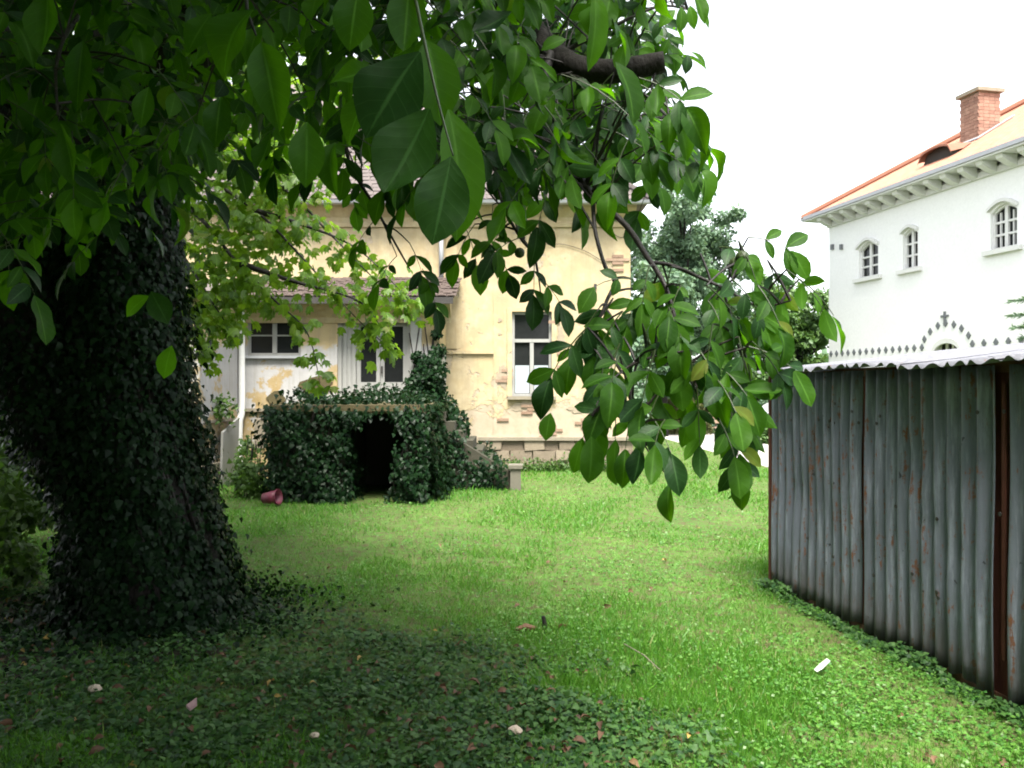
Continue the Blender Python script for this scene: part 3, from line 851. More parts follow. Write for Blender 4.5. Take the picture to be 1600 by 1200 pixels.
# rusty battens showing in the seams, corner posts
for s0, s1, o in ((s_a - .12, s_a + .14, -.03), (s_b - .14, s_b + .17, -.03)):
    MB().pbox(sp, s0, s1, .02, EZ - .04, o - .03, o).build('batten', M['rust'], shed)
MB().pbox(sp, s_b + .005, s_b + .03, .25, EZ - .1, -.008, .004).build('rusty_strip', M['rust'], shed)
MB().pbox(sp, -.03, .012, 0, EZ - .02, -.05, .018).build('corner_post', M['rust'], shed)
MB().pbox(sp, -.01, s_b + 2 * wdt, .0, .05, -.06, -.022).build('bottom_rail', M['woodbrown'], shed)
MB().pbox(sp, .02, s_b + 2 * wdt, EZ - .12, EZ + .02, -.09, -.035).build('top_rail', M['woodbrown'], shed)
# far, near and rear walls
SW = 2.0; slope = .105
far = Plane(sp.at(0, 0, -.02), -sp.n); near = Plane(sp.at(s_b + 2 * wdt, 0, -.02), -sp.n)
for pl in (far, near):
    for k in range(2):
        corr_sheet(k * SW / 2, (k + 1) * SW / 2 - .01, .03, EZ + .02, 0, pl.at, 0, (), 3).build('wall_sheet', M['sheet'], shed, True)
rear = Plane(sp.at(0, 0, -SW), sp.u)
corr_sheet(0, s_b + 2 * wdt, .03, EZ + SW * slope - .05, 0, rear.at, 0, (), 3).build('wall_sheet', M['sheet'], shed, True)
# screws and bullet-like nail holes
nm = bpy.data.meshes.new('nail'); nb = MB(); nb.tube([(0, 0, 0), (0, 0, .006)], .012, 7); nm.from_pydata(nb.v, [], nb.f); nm.materials.append(M['darkmetal'])
for k in range(26):
    s = U(.1, s_b + .3); z = random.choice([.45, .5, .95, 1.0, 1.5, 1.55]) + U(-.05, .05)
    link('nail', nm, shed, Matrix.Translation(sp.at(s, z, .021)) @ sp.n.to_track_quat('Z', 'Y').to_matrix().to_4x4())
# roof sheets: ribs run up the slope, eave edge scalloped
def rfn(off):
    def fn(s, z, d):                       # s along eave, z along slope
        return sp.at(s, EZ + slope * (z - .12) + d, .12 - z + off)
    return fn
cuts = [-.08, .98, 2.0, 2.85, 3.75, 4.65, 5.45]
for k in range(len(cuts) - 1):
    hgt = .012 if k % 2 else 0.0
    so = corr_sheet(cuts[k] - (.06 if k else 0), cuts[k + 1], 0, SW + .25, .028 + hgt, rfn(.03 if k == 2 else U(-.02, .02)), U(0, 3), (), 6, amp=.014).build('roof_sheet', M['roofsheet'], shed, True)
    so.modifiers.new('thickness', 'SOLIDIFY').thickness = .003

# ================================================================== white building
BY = 34.0; BX = 495 / F * BY; BK = 0.213
wp_ = Plane((BX, BY), (BK, -1))
BL = math.hypot(1, BK)
def BS(px):
    q = (px - 800) / F
    return ((q * BY - BX) / (BK + q)) * BL
def BZ(px, py):
    Y = BY - BS(px) / BL
    return CH - (py - HOR) / F * Y
ZW = BZ(1298, 345)
LEN = 26.0
manor = thing('white_building', (BX + 3, BY - 5, 0), 'tall white rendered building with orange tiled roof and arched windows', 'building')
wins = []
for (a, b, y0, y1) in [(1342, 1372, 433, 378), (1411, 1434, 420, 358), (1548, 1589, 388, 318)]:
    c = (a + b) / 2
    wins.append((BS(a), BS(b), BZ(c, y0), BZ(c, y1)))
pc = BS(1483)
pd = (BS(1462), BS(1502), 0.0, BZ(1483, 536))
# further windows along the wall, out of frame
s = wins[2][1] + 2.2
while s < LEN - 2:
    wins.append((s, s + 1.3, wins[2][2], wins[2][3])); s += 3.6
mb = MB(); wall_holes(mb, wp_, 0, LEN, 0, ZW, wins + [pd], .3)
nb_ = -wp_.n
c0 = wp_.at(0, 0, 0); c1 = c0 - wp_.n * 11; c2 = wp_.at(LEN, 0, -11); c3 = wp_.at(LEN, 0, 0)
for a, b in ((c1, c0), (c2, c1), (c3, c2)):
    mb.add([a, b, b + Vector((0, 0, ZW)), a + Vector((0, 0, ZW))], [(0, 1, 2, 3)])
mb.build('wall', M['whiteplaster'], manor)
MB().pbox(wp_, .1, LEN - .1, 0, ZW, -1.1, -1.0).build('inner_wall', M['darkroom'], manor)
def arch_window(s0, s1, z0, z1, big):
    sm = (s0 + s1) / 2; rise = .22 * (s1 - s0); zs = z1 - rise
    def arc(r_in, n=9):
        return [(s0 + (s1 - s0) * k / n, zs + rise * math.sin(math.pi * k / n)) for k in range(n + 1)]
    A_ = arc(0)
    o = MB(); fr = .07
    o.pbox(wp_, s0, s0 + fr, z0, zs, -.2, -.1); o.pbox(wp_, s1 - fr, s1, z0, zs, -.2, -.1); o.pbox(wp_, s0 + fr, s1 - fr, z0, z0 + fr, -.2, -.1)
    o.pbox(wp_, sm - .06, sm + .06, z0 + fr, z1 - fr, -.2, -.1)
    for (sa, za), (sb, zb) in zip(A_[:-1], A_[1:]):
        o.prism([wp_.at(sa, za, -.1), wp_.at(sb, zb, -.1), wp_.at(sb, zb - fr, -.1), wp_.at(sa, za - fr, -.1)], -wp_.n * .1)
    wo_ = o.build('window', M['whitetrim'], manor)
    zz = [z0 + fr + (zs - z0 - fr) * t for t in (.0, .36, .72)] + [z1 - .02]
    for a, b in ((s0 + fr, sm - .06), (sm + .06, s1 - fr)):
        for j in range(3):
            MB().pbox(wp_, a, b, zz[j] + .03, zz[j + 1] - .03, -.185, -.178).build('pane', M['glass'], wo_)
            if j: MB().pbox(wp_, a, b, zz[j] - .035, zz[j] + .03, -.18, -.11).build('glazing_bar', M['whitetrim'], wo_)
        if big: MB().pbox(wp_, (a + b) / 2 - .02, (a + b) / 2 + .02, zz[0], zs, -.177, -.12).build('glazing_bar', M['whitetrim'], wo_)
    # spandrel infill above the arch, hood mould and sill
    i_ = MB()
    half = len(A_) // 2
    i_.prism([wp_.at(s0, z1 + .001, -.003), wp_.at(s0, zs, -.003)] + [wp_.at(*p_, -.003) for p_ in A_[1:half + 1]], -wp_.n * .2)
    i_.prism([wp_.at(s1, z1 + .001, -.003)] + [wp_.at(*p_, -.003) for p_ in A_[half:-1]] + [wp_.at(s1, zs, -.003)], -wp_.n * .2)
    i_.build('spandrel', M['whiteplaster'], wo_)
    h = MB()
    for (sa, za), (sb, zb) in zip(A_[:-1], A_[1:]):
        k1 = 1.12
        h.prism([wp_.at(sm + (sa - sm) * k1, za + .16, .0), wp_.at(sm + (sb - sm) * k1, zb + .16, .0), wp_.at(sm + (sb - sm) * k1, zb + .06, .0), wp_.at(sm + (sa - sm) * k1, za + .06, .0)], wp_.n * .12)
    h.build('hood_mould', M['whitetrim'], wo_)
    MB().pbox(wp_, s0 - .22, s1 + .22, z0 - .14, z0, -.1, .14).build('sill', M['whitetrim'], wo_)
for i, wv_ in enumerate(wins): arch_window(*wv_, i >= 2)
# portal with lunette
o = MB(); hw = (pd[1] - pd[0]) / 2; sm = (pd[0] + pd[1]) / 2; zt = pd[3]; rr = hw
for k in range(10):
    a0, a1 = math.pi * k / 10, math.pi * (k + 1) / 10
    o.prism([wp_.at(sm + rr * 1.0 * math.cos(a0), zt - rr * .6 + rr * .6 * math.sin(a0), .0), wp_.at(sm + rr * math.cos(a1), zt - rr * .6 + rr * .6 * math.sin(a1), .0),
             wp_.at(sm + rr * 1.2 * math.cos(a1), zt - rr * .6 + rr * .9 * math.sin(a1), .0), wp_.at(sm + rr * 1.2 * math.cos(a0), zt - rr * .6 + rr * .9 * math.sin(a0), .0)], wp_.n * .1)
por = o.build('portal', M['whitetrim'], manor)
MB().pbox(wp_, pd[0], pd[1], pd[2], zt, -.28, -.24).build('door', M['glass'], por)
for k in (-.5, 0, .5): MB().pbox(wp_, sm + k * hw - .05, sm + k * hw + .05, 0, zt, -.24, -.18).build('glazing_bar', M['whitetrim'], por)
# string of diamond tiles, stepping over the portal
dm = bpy.data.meshes.new('diamond_tile'); d_ = MB(); d_.prism([(-.1, 0, 0), (0, 0, -.13), (.1, 0, 0), (0, 0, .13)], (0, -.035, 0)); dm.from_pydata(d_.v, [], d_.f); dm.materials.append(M['ornament'])
DR = Matrix.Rotation(math.atan2(wp_.u.y, wp_.u.x), 4, 'Z')
spots = []
sa, sb = BS(1299), BS(1441)
for k in range(15): spots.append((sa + (sb - sa) * k / 14, BZ(1299, 553)))
z0_ = BZ(1299, 553)
for (px, py) in [(1445, 530), (1454, 518), (1466, 509), (1478, 505), (1491, 507), (1503, 513), (1514, 524)]: spots.append((BS(px), BZ(px, py)))
s = BS(1520)
while s < LEN - 1: spots.append((s, z0_)); s += .48
for sv_, z in spots: link('diamond_tile', dm, manor, Matrix.Translation(wp_.at(sv_, z, .0)) @ DR)
sc_ = BS(1477); zc_ = BZ(1477, 497)
cr = MB(); cr.pbox(wp_, sc_ - .035, sc_ + .035, zc_ - .25, zc_ + .22, 0, .05); cr.pbox(wp_, sc_ - .17, sc_ - .036, zc_ + .03, zc_ + .1, 0, .05); cr.pbox(wp_, sc_ + .036, sc_ + .17, zc_ + .03, zc_ + .1, 0, .05); cr.build('cross_ornament', M['ornament'], manor)
for px in (1302, 1316):
    MB().pbox(wp_, BS(px) - .06, BS(px) + .06, BZ(px, 390), BZ(px, 382), 0, .1).build('wall_anchor', M['ornament'], manor)
# cornice, brackets, gutter
OVW = .75
MB().pbox(wp_, -.001, LEN, ZW - .28, ZW - .1, 0, .1).build('frieze_band', M['whitetrim'], manor)
s = .1; 
while s < LEN - .3:
    b_ = MB(); b_.prism([wp_.at(s, ZW - .26, .101), wp_.at(s, ZW + .07, .101), wp_.at(s, ZW + .07, OVW - .1), wp_.at(s, ZW - .05, OVW - .15), wp_.at(s, ZW - .2, .3)], wp_.u * .26)
    b_.build('bracket', M['whitetrim'], manor); s += .78
MB().pbox(wp_, -OVW, LEN, ZW + .075, ZW + .13, -10, OVW).build('soffit', M['whitetrim'], manor)
MB().pbox(wp_, -OVW - .05, LEN, ZW + .135, ZW + .27, OVW - .12, OVW + .05).build('gutter', M['zinc'], manor)
# hip roof with UVs in metres
PT = .60
def rp(s, inw): return wp_.at(s, ZW + .2 + PT * inw, OVW - inw)   # inw from eave
W2 = (11 + 2 * OVW) / 2
rv = [rp(-OVW, 0), rp(LEN + OVW, 0), rp(LEN + OVW - W2, W2), rp(-OVW + W2, W2), wp_.at(-OVW, ZW + .2, OVW - 2 * W2), wp_.at(LEN + OVW, ZW + .2, OVW - 2 * W2)]
me = bpy.data.meshes.new('roof'); me.from_pydata([tuple(v) for v in rv], [], [(0, 1, 2, 3), (4, 0, 3), (5, 4, 3, 2), (1, 5, 2)])
uvl = me.uv_layers.new(name='UVMap'); hy = math.hypot(1, PT)
for pol in me.polygons:
    vs4 = [Vector(rv[i]) for i in pol.vertices]; ux = (vs4[1] - vs4[0]).normalized(); uy = pol.normal.cross(ux)
    for li in pol.loop_indices:
        d = Vector(rv[me.loops[li].vertex_index]) - vs4[0]; uvl.data[li].uv = (d.dot(ux), d.dot(uy))
me.materials.append(M['orange_tile']); wroof = link('roof', me, manor)
hp = MB(); hp.tube([rv[0] + Vector((0, 0, .05)), rv[3] + Vector((0, 0, .08))], .13, 8); hp.tube([rv[3] + Vector((0, 0, .08)), rv[2] + Vector((0, 0, .08))], .13, 8); hp.build('ridge_tiles', M['orange_tile'], wroof)
# chimney of courses of brick
def on_roof(px, inw):
    q = (px - 800) / F
    O_ = wp_.at(0, 0, OVW - inw)
    t = (q * O_.y - O_.x) / (BK + q)
    return t * BL
cs_ = on_roof(1531, 3.1); cw = .44
ch_base = ZW + .2 + PT * 2.5; ytop = CH + (HOR - 150) / F * (wp_.at(cs_, 0, OVW - 3.1).y)
ch = MB(); ch.pbox(wp_, cs_ - cw + .03, cs_ + cw - .03, ch_base, ytop, OVW - 3.1 - cw + .03, OVW - 3.1 + cw - .03)
cho = ch.build('chimney', M['concrete'], manor)
cbm = bpy.data.meshes.new('chimney_brick'); x_ = MB(); x_.box(-.105, .105, -.02, .03, -.055, .055); cbm.from_pydata(x_.v, [], x_.f); cbm.materials.append(M['brick_pale'])
z = ch_base + .05; r = 0
while z < ytop - .06:
    for fc, pl in enumerate((Plane(wp_.at(cs_ - cw, 0, OVW - 3.1 + cw), wp_.u), Plane(wp_.at(cs_ + cw, 0, OVW - 3.1 + cw), -wp_.n))):
        for k in range(4):
            sx = .11 + k * .22 + (.015 if r % 2 else -.015)
            link('brick', cbm, cho, Matrix.Translation(pl.at(sx, z, -.03)) @ Matrix.Rotation(math.atan2(pl.u.y, pl.u.x), 4, 'Z'))
    z += .12; r += 1
mb = MB(); mb.pbox(wp_, cs_ - cw - .1, cs_ + cw + .1, ytop, ytop + .12, OVW - 3.1 - cw - .1, OVW - 3.1 + cw + .1); mb.build('chimney_cap', M['concrete'], cho)
fl_ = MB(); fl_.prism([rp(cs_ - cw - .1, 2.4) + Vector((0, 0, .03)), rp(cs_ + cw + .25, 2.4) + Vector((0, 0, .03)), rp(cs_ + cw + .25, 3.9) + Vector((0, 0, .03)), rp(cs_ + cw + .1, 3.9) + Vector((0, 0, .03)), rp(cs_ + cw + .1, 2.55) + Vector((0, 0, .03)), rp(cs_ - cw - .1, 2.55) + Vector((0, 0, .03))], (0, 0, .04)); fl_.build('flashing', M['zinc'], cho)
# eyebrow dormer
d0, d1 = on_roof(1447, 1.6), on_roof(1500, 1.6)
dmr = MB(); n_ = 10; V_ = []
for k in range(n_ + 1):
    t = k / n_; sx = d0 + (d1 - d0) * t; hgt = .05 + .38 * max(math.sin(math.pi * t), 0) ** .28
    f0 = rp(sx, 1.5) + Vector((0, 0, hgt)); back = rp(sx, 1.5 + hgt / PT + .15)
    V_ += [f0 + wp_.n * .25, back + Vector((0, 0, .04)), f0 + wp_.n * .25 - Vector((0, 0, .07))]
fs_ = []
for k in range(n_): fs_ += [(k * 3, k * 3 + 3, k * 3 + 4, k * 3 + 1), (k * 3 + 2, k * 3 + 5, k * 3 + 3, k * 3)]
dmr.add(V_, fs_); dmo = dmr.build('dormer', M['orange_tile'], manor)
vn = MB()
for k in range(n_):
    t0, t1 = k / n_, (k + 1) / n_
    q = [rp(d0 + (d1 - d0) * t, 1.5) for t in (t0, t1)]; hh = [.05 + .38 * max(math.sin(math.pi * t), 0) ** .28 for t in (t0, t1)]
    vn.add([q[0], q[1], q[1] + Vector((0, 0, hh[1] - .03)), q[0] + Vector((0, 0, hh[0] - .03))], [(0, 1, 2, 3)])
vn.build('dormer_front', M['darkroom'], dmo)

# ================================================================== car and bench beyond the path
car = thing('parked_car', (0, 0, 0), 'pale silver car parked beyond the gravel path beside the shed roof', 'car')
cY = 29.5; cX0 = HX(1146, cY)
prof = [(0, .30), (.05, .52), (.35, .66), (1.15, .80), (1.55, 1.12), (1.95, 1.30), (2.9, 1.32), (3.5, 1.10), (3.95, .86), (4.15, .78), (4.2, .35), (3.7, .22), (.4, .22)]
mbc = MB()
def ring_at(y, k, dz=0): return [Vector((cX0 + x, cY + y, .02 + (z if z < .82 else .8 + (z - .8) * k))) for x, z in prof]
secs = [ring_at(0.06, .93), ring_at(0.0, 1.0) , ring_at(1.62, 1.0), ring_at(1.56, .93)]
n_ = len(prof)
secs = [[Vector((p.x, cY + yy + (.16 if p.z > .85 and yy < .8 else (-.16 if p.z > .85 else 0)), p.z)) for p in ring_at(0, 1)] for yy in (0, 1.65)]
mbc.add(secs[0] + secs[1], [tuple(range(n_)), tuple(range(n_, 2 * n_))[::-1]] + [(i, n_ + i, n_ + (i + 1) % n_, (i + 1) % n_) for i in range(n_)])
body = mbc.build('body', M['carpaint'], car)
bv = body.modifiers.new('round', 'BEVEL'); bv.width = .05; bv.segments = 2
def cw_(pts, yy): return [Vector((cX0 + x, yy, .02 + z)) for x, z in pts]
for pts in ([(1.5, .86), (1.68, 1.08), (1.98, 1.23), (2.4, 1.24), (2.4, .86)], [(2.46, .86), (2.46, 1.24), (2.88, 1.25), (3.3, 1.08), (3.45, .88)]):
    MB().prism(cw_(pts, cY + .085), (0, .1, 0)).build('side_window', M['carglass'], car)
MB().add([(cX0 + 1.16, cY + .25, .845), (cX0 + 1.16, cY + 1.4, .845), (cX0 + 1.93, cY + 1.35, 1.315), (cX0 + 1.93, cY + .3, 1.315)], [(0, 1, 2, 3)]).build('windscreen', M['carglass'], car)
for wx_ in (.8, 3.4):
    for yy in (-.01, 1.46):
        t_ = MB(); t_.tube([(cX0 + wx_, cY + yy, .31), (cX0 + wx_, cY + yy + .2, .31)], .31, 20); wl_ = t_.build('wheel', M['rubber'], car)
        r_ = MB(); r_.tube([(cX0 + wx_, cY + yy - .012, .31), (cX0 + wx_, cY + yy + .212, .31)], .19, 14); r_.build('rim', M['zinc'], wl_)
for yy in (.12, 1.25): MB().box(cX0 - .02, cX0 + .12, cY + yy, cY + yy + .3, .52, .64).build('headlight', M['curtain'], car)
MB().box(cX0 - .03, cX0 + .25, cY + .05, cY + 1.6, .3, .4).build('bumper', M['rubber'], car)
MB().box(cX0 + 1.55, cX0 + 1.7, cY - .06, cY + .07, .84, .94).build('mirror', M['rubber'], car)

bY = 27.0; bx = HX(1118, bY)
bench = thing('bench', (bx, bY, 0), 'small reddish brown wooden bench at the far side of the path', 'bench')
for k in range(3): MB().box(bx, bx + 1.1, bY + k * .13, bY + k * .13 + .11, .42, .46).build('slat', M['brick'], bench)
for x_ in (bx + .08, bx + .94):
    MB().box(x_, x_ + .08, bY + .02, bY + .36, 0, .42).build('leg', M['darkmetal'], bench)
    MB().box(x_, x_ + .05, bY + .38, bY + .43, .42, .85).build('back_post', M['darkmetal'], bench)
for k in range(2): MB().box(bx, bx + 1.1, bY + .345, bY + .378, .58 + k * .15, .69 + k * .15).build('slat', M['brick'], bench)

# ================================================================== vegetation
simple_leaf = leaf_base(2, lambda t: [0.02, 0.30, 0.01][int(round(t * 2))], .15, .2)
oval_leaf = leaf_base(3, lambda t: [0.02, 0.27, 0.26, 0.01][int(round(t * 3))], .15, .3)
ivy_base = ([(0, 0, 0), (.42, .12, -.06), (.30, .42, .04), (0, 1.0, -.10), (-.30, .42, .04), (-.42, .12, -.06), (0, .4, .05)],
            [(0, 1, 6), (1, 2, 6), (2, 3, 6), (3, 4, 6), (4, 5, 6), (5, 0, 6)],
            [(.5, 0), (1, .1), (.8, .4), (.5, 1), (.2, .4), (0, .1), (.5, .4)])
lobed = ([(0, 0, 0), (.30, .10, -.05), (.55, .38, -.12), (.30, .45, .02), (.36, .78, -.10), (.12, .70, .02), (0, 1.0, -.14), (-.12, .70, .02), (-.36, .78, -.10), (-.30, .45, .02), (-.55, .38, -.12), (-.30, .10, -.05), (0, .4, .04)],
         [(i, (i + 1) % 12, 12) for i in range(12)],
         [(.5, 0), (.8, .1), (1, .4), (.8, .45), (.86, .78), (.6, .7), (.5, 1), (.4, .7), (.14, .78), (.2, .45), (0, .4), (.2, .1), (.5, .4)])

def rnd_vec(n, s=1.0):
    return RNG.normal(0, s, (n, 3))

def broadleaf(name, label, base, height, crown_c, crown_r, nleaf, size, mat, blobs=26, trunk_r=.16, group=None, cat='tree', seed=1):
    """tree > trunk, crown: crown made of leaf clumps placed in an uneven set of blobs"""
    rg = np.random.default_rng(seed)
    t = thing(name, base, label, cat, group)
    base = Vector(base); cc = np.array(crown_c); cr = np.array(crown_r)
    cen = []
    for k in range(blobs):
        d = rg.normal(0, 1, 3); d /= np.linalg.norm(d)
        r = rg.uniform(.25, .95)
        cen.append((cc + d * cr * r, rg.uniform(.16, .36) * cr.mean() * (1 if blobs < 60 else .62)))
    m_ = MB()
    top = Vector(cc) + Vector((0, 0, cr[2] * .5))
    m_.tube(smooth_path([base, base.lerp(top, .35) + Vector((rg.uniform(-.1, .1), 0, 0)), base.lerp(top, .7), top], 4), lerp_list([trunk_r * 1.25, trunk_r, trunk_r * .7, .03], 13), 9, .08)
    for c_, r_ in cen[::2]:
        st = base.lerp(top, float(rg.uniform(.3, .8)))
        m_.tube([st, st.lerp(Vector(c_), .5) + Vector((0, 0, .1)), Vector(c_)], [trunk_r * .4, trunk_r * .25, .015], 6)
    m_.build('trunk', M['bark'], t, True)
    per = nleaf // blobs
    pos = []; nn = []
    for c_, r_ in cen:
        d = norm(rg.normal(0, 1, (per, 3))); rad = r_ * rg.uniform(.35, 1.15, (per, 1)) ** .6
        pos.append(c_ + d * rad * np.array([1, 1, .8])); nn.append(d * .6 + np.array([0, 0, .7]) + rg.normal(0, .45, (per, 3)))
    pos = np.concatenate(pos); nn = np.concatenate(nn)
    k = pos[:, 2] > .05; pos = pos[k]; nn = nn[k]
    dd = rg.normal(0, 1, pos.shape) + np.array([0, 0, -.6])
    cloud('crown', pos, dd, nn, rg.uniform(.7, 1.3, len(pos)) * size, 1.0, oval_leaf, M[mat], t, 'stuff')
    return t

# trees behind
tg = 'trees beyond the house'
def far_tree(name, label, px, Y, pytop, rpx, mat, n, size, seed, pybot=600, blobs=30):
    X = HX(px, Y); zt_ = HZ(pytop, Y); zb = HZ(pybot, Y); r = rpx / F * Y
    return broadleaf(name, label, (X, Y, 0), zt_, (X, Y, (zt_ + zb) / 2), (r, r * .9, (zt_ - zb) / 2), n, size, mat, blobs, .18, tg, 'tree', seed)
far_tree('tree', 'tall dark blue-green tree rising beside the right corner of the house', 1068, 33, 252, 112, 'far_haze', 22000, .17, 11, 540, 95)
far_tree('tree', 'dark tree crown pressed against the house corner below the tall tree', 1035, 30, 400, 62, 'far_haze', 7000, .22, 12, 650)
far_tree('tree', 'broad dark tree behind the drooping walnut leaves', 1120, 36, 385, 78, 'far_haze', 10000, .2, 13, 640, 62)
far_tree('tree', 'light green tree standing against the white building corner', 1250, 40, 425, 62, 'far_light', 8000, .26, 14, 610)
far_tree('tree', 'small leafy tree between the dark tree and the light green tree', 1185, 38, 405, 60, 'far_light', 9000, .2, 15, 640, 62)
def shrub(label, px, Y, pytop, rpx, mat, n, size, seed, cat='shrub', name='shrub', zmin=0.0, group='shrubs along the path'):
    X = HX(px, Y); zt_ = max(HZ(pytop, Y), .4); r = rpx / F * Y
    return broadleaf(name, label, (X, Y, 0), zt_, (X, Y, zt_ / 2), (r, r * .8, zt_ / 2), n, size, mat, 16, .05, group, cat, seed)
shrub('low leafy shrub behind the bench', 1150, 32, 590, 60, 'far_haze', 4000, .16, 21)
shrub('grassy bush in front of the parked car', 1196, 26, 655, 26, 'far_light', 2200, .12, 22)
shrub('dark shrub at the house corner behind the path', 1010, 25, 600, 35, 'far_haze', 3000, .14, 23)
shrub('pale flowering bush left of the shed roof', 1150, 34, 560, 45, 'far_light', 3500, .18, 24)
# clipped hedge
hx0, hx1, hY = HX(985, 31), HX(1112, 31), 31
hedge = thing('hedge', ((hx0 + hx1) / 2, hY, 0), 'clipped brownish green hedge beyond the path by the house', 'hedge')
n = 9000
pos = np.stack([RNG.uniform(hx0, hx1, n), RNG.uniform(hY, hY + 1.0, n), RNG.uniform(.05, 1.2, n)], 1)
face = RNG.random(n)
pos[face < .45, 1] = hY + RNG.normal(0, .04, (face < .45).sum()); k = (face > .45) & (face < .75); pos[k, 2] = 1.2 + RNG.normal(0, .04, k.sum())
cloud('foliage', pos, rnd_vec(n), rnd_vec(n) + np.array([0, -.6, .6]), RNG.uniform(.08, .16, n), 1, simple_leaf, M['hedge'], hedge, 'stuff')
MB().box(hx0 + .1, hx1 - .1, hY + .15, hY + .85, 0, 1.0).build('branches', M['soil'], hedge)
# treeline far away so the horizon is closed
n = 22000
ang = RNG.uniform(-1.1, 1.1, n); R_ = RNG.uniform(68, 84, n)
hh = 5 + 2.2 * np.sin(ang * 17) + 1.4 * np.sin(ang * 41 + 1)
pos = np.stack([np.sin(ang) * R_, np.cos(ang) * R_, RNG.uniform(0, 1, n) * hh], 1)
tag(cloud('treeline', pos, rnd_vec(n), rnd_vec(n) + np.array([0, -.7, .5]), RNG.uniform(.6, 1.3, n), 1, oval_leaf, M['far_haze']), 'distant band of dark trees closing the horizon', 'treeline', kind='stuff')
# conifer tip at the right
cY_ = 20.0; cxx = HX(1668, cY_)
con = thing('conifer', (cxx, cY_, 0), 'dark conifer behind the shed with a branch tip in front of white wall', 'tree')
m_ = MB(); m_.tube([(cxx, cY_, 0), (cxx, cY_, 5.6)], [.12, .02], 8); brs = []
for k in range(46):
    z = U(.6, 5.3); a = U(0, 6.283); ln = (5.8 - z) * .32 + .2
    if k < 4: z, a, ln = [(3.95, math.pi + .1, 1.45), (3.6, math.pi - .2, 1.25), (3.75, math.pi + .5, 1.1), (3.3, math.pi, 1.3)][k]
    p0 = Vector((cxx, cY_, z)); p1 = p0 + Vector((math.cos(a) * ln, math.sin(a) * ln, -.1 * ln)); brs.append((p0, p1)); m_.tube([p0, p1], [.02, .005], 5)
m_.build('trunk', M['bark'], con)
pos = []; dd = []
for p0, p1 in brs:
    for k in range(170):
        t = U(.15, 1); pos.append(p0.lerp(p1, t)); d = (p1 - p0).normalized(); dd.append(d + Vector((U(-.8, .8), U(-.8, .8), U(-.5, .5))))
pos = np.array(pos); dd = np.array(dd); n = len(pos)
cloud('crown', pos, dd, rnd_vec(n), RNG.uniform(.10, .2, n), .35, simple_leaf, M['far_haze'], con, 'stuff')

# ------------------------------------------------------------------ ivy
def ivy_quads(quads, per_m2, rg, size=(.04, .10), depth=.17):
    """leaves hanging on rectangles: (p0, eu, ev, n, dens)"""
    P_, D_, N_ = [], [], []
    for p0, eu, ev, nn, dens in quads:
        p0, eu, ev, nn = map(np.array, (p0, eu, ev, nn))
        ar = np.linalg.norm(eu) * np.linalg.norm(ev); k = int(ar * per_m2 * dens)
        a, b = rg.random((k, 1)), rg.random((k, 1))
        q = p0 + eu * a + ev * b
        lump = np.sin(q[:, :1] * 4.1 + q[:, 2:3] * 3) * .35 + np.sin(q[:, :1] * 9 + q[:, 1:2] * 5 + q[:, 2:3] * 7) * .25 + .5
        q = q + nn * (rg.random((k, 1)) * depth * (0.5 + np.clip(lump, 0, 1) * 1.6)) + rg.normal(0, .02, (k, 3))
        P_.append(q); D_.append(np.array([0, 0, -1.0]) + nn * .35 + rg.normal(0, .45, (k, 3))); N_.append(nn * 1.0 + np.array([0, 0, .55]) + rg.normal(0, .45, (k, 3)))
    P_, D_, N_ = map(np.concatenate, (P_, D_, N_))
    thin = np.sin(P_[:, 0] * 5.7 + P_[:, 2] * 2.1) * np.sin(P_[:, 2] * 4.9 + P_[:, 0] * 1.3 + P_[:, 1] * 3)
    k = (P_[:, 2] > .02) & (rg.random(len(P_)) < 1.15 + .9 * np.clip(thin, -1, 0))
    P_, D_, N_ = P_[k], D_[k], N_[k]
    return P_, D_, N_, rg.uniform(*size, len(P_))

def plant_with_leaves(root, P_, D_, N_, S_, base, matname, n_parts=300, wd=1.0, part='leaf', rest='foliage', visible=None):
    """the n_parts leaves that show largest are objects, the rest one mesh"""
    px = 800 + P_[:, 0] / np.maximum(P_[:, 1], .1) * F; py = HOR - (P_[:, 2] - CH) / np.maximum(P_[:, 1], .1) * F
    key = S_ / np.maximum(P_[:, 1], .3)
    inf = (px > 0) & (px < 1600) & (py > 0) & (py < 1200) & (P_[:, 1] > .2)
    if visible is not None: inf &= visible
    key = np.where(inf, key, 0)
    order = np.argsort(-key)
    take = order[:n_parts]; take = take[key[take] > 0]
    me = mesh_of(part, base, M[matname])
    for i in take:
        link(part, me, root, mat4(P_[i], D_[i], N_[i], S_[i], wd))
    m_ = np.ones(len(P_), bool); m_[take] = False
    if m_.any():
        cloud(rest, P_[m_], D_[m_], N_[m_], S_[m_], wd, base, M[matname], root, 'stuff')

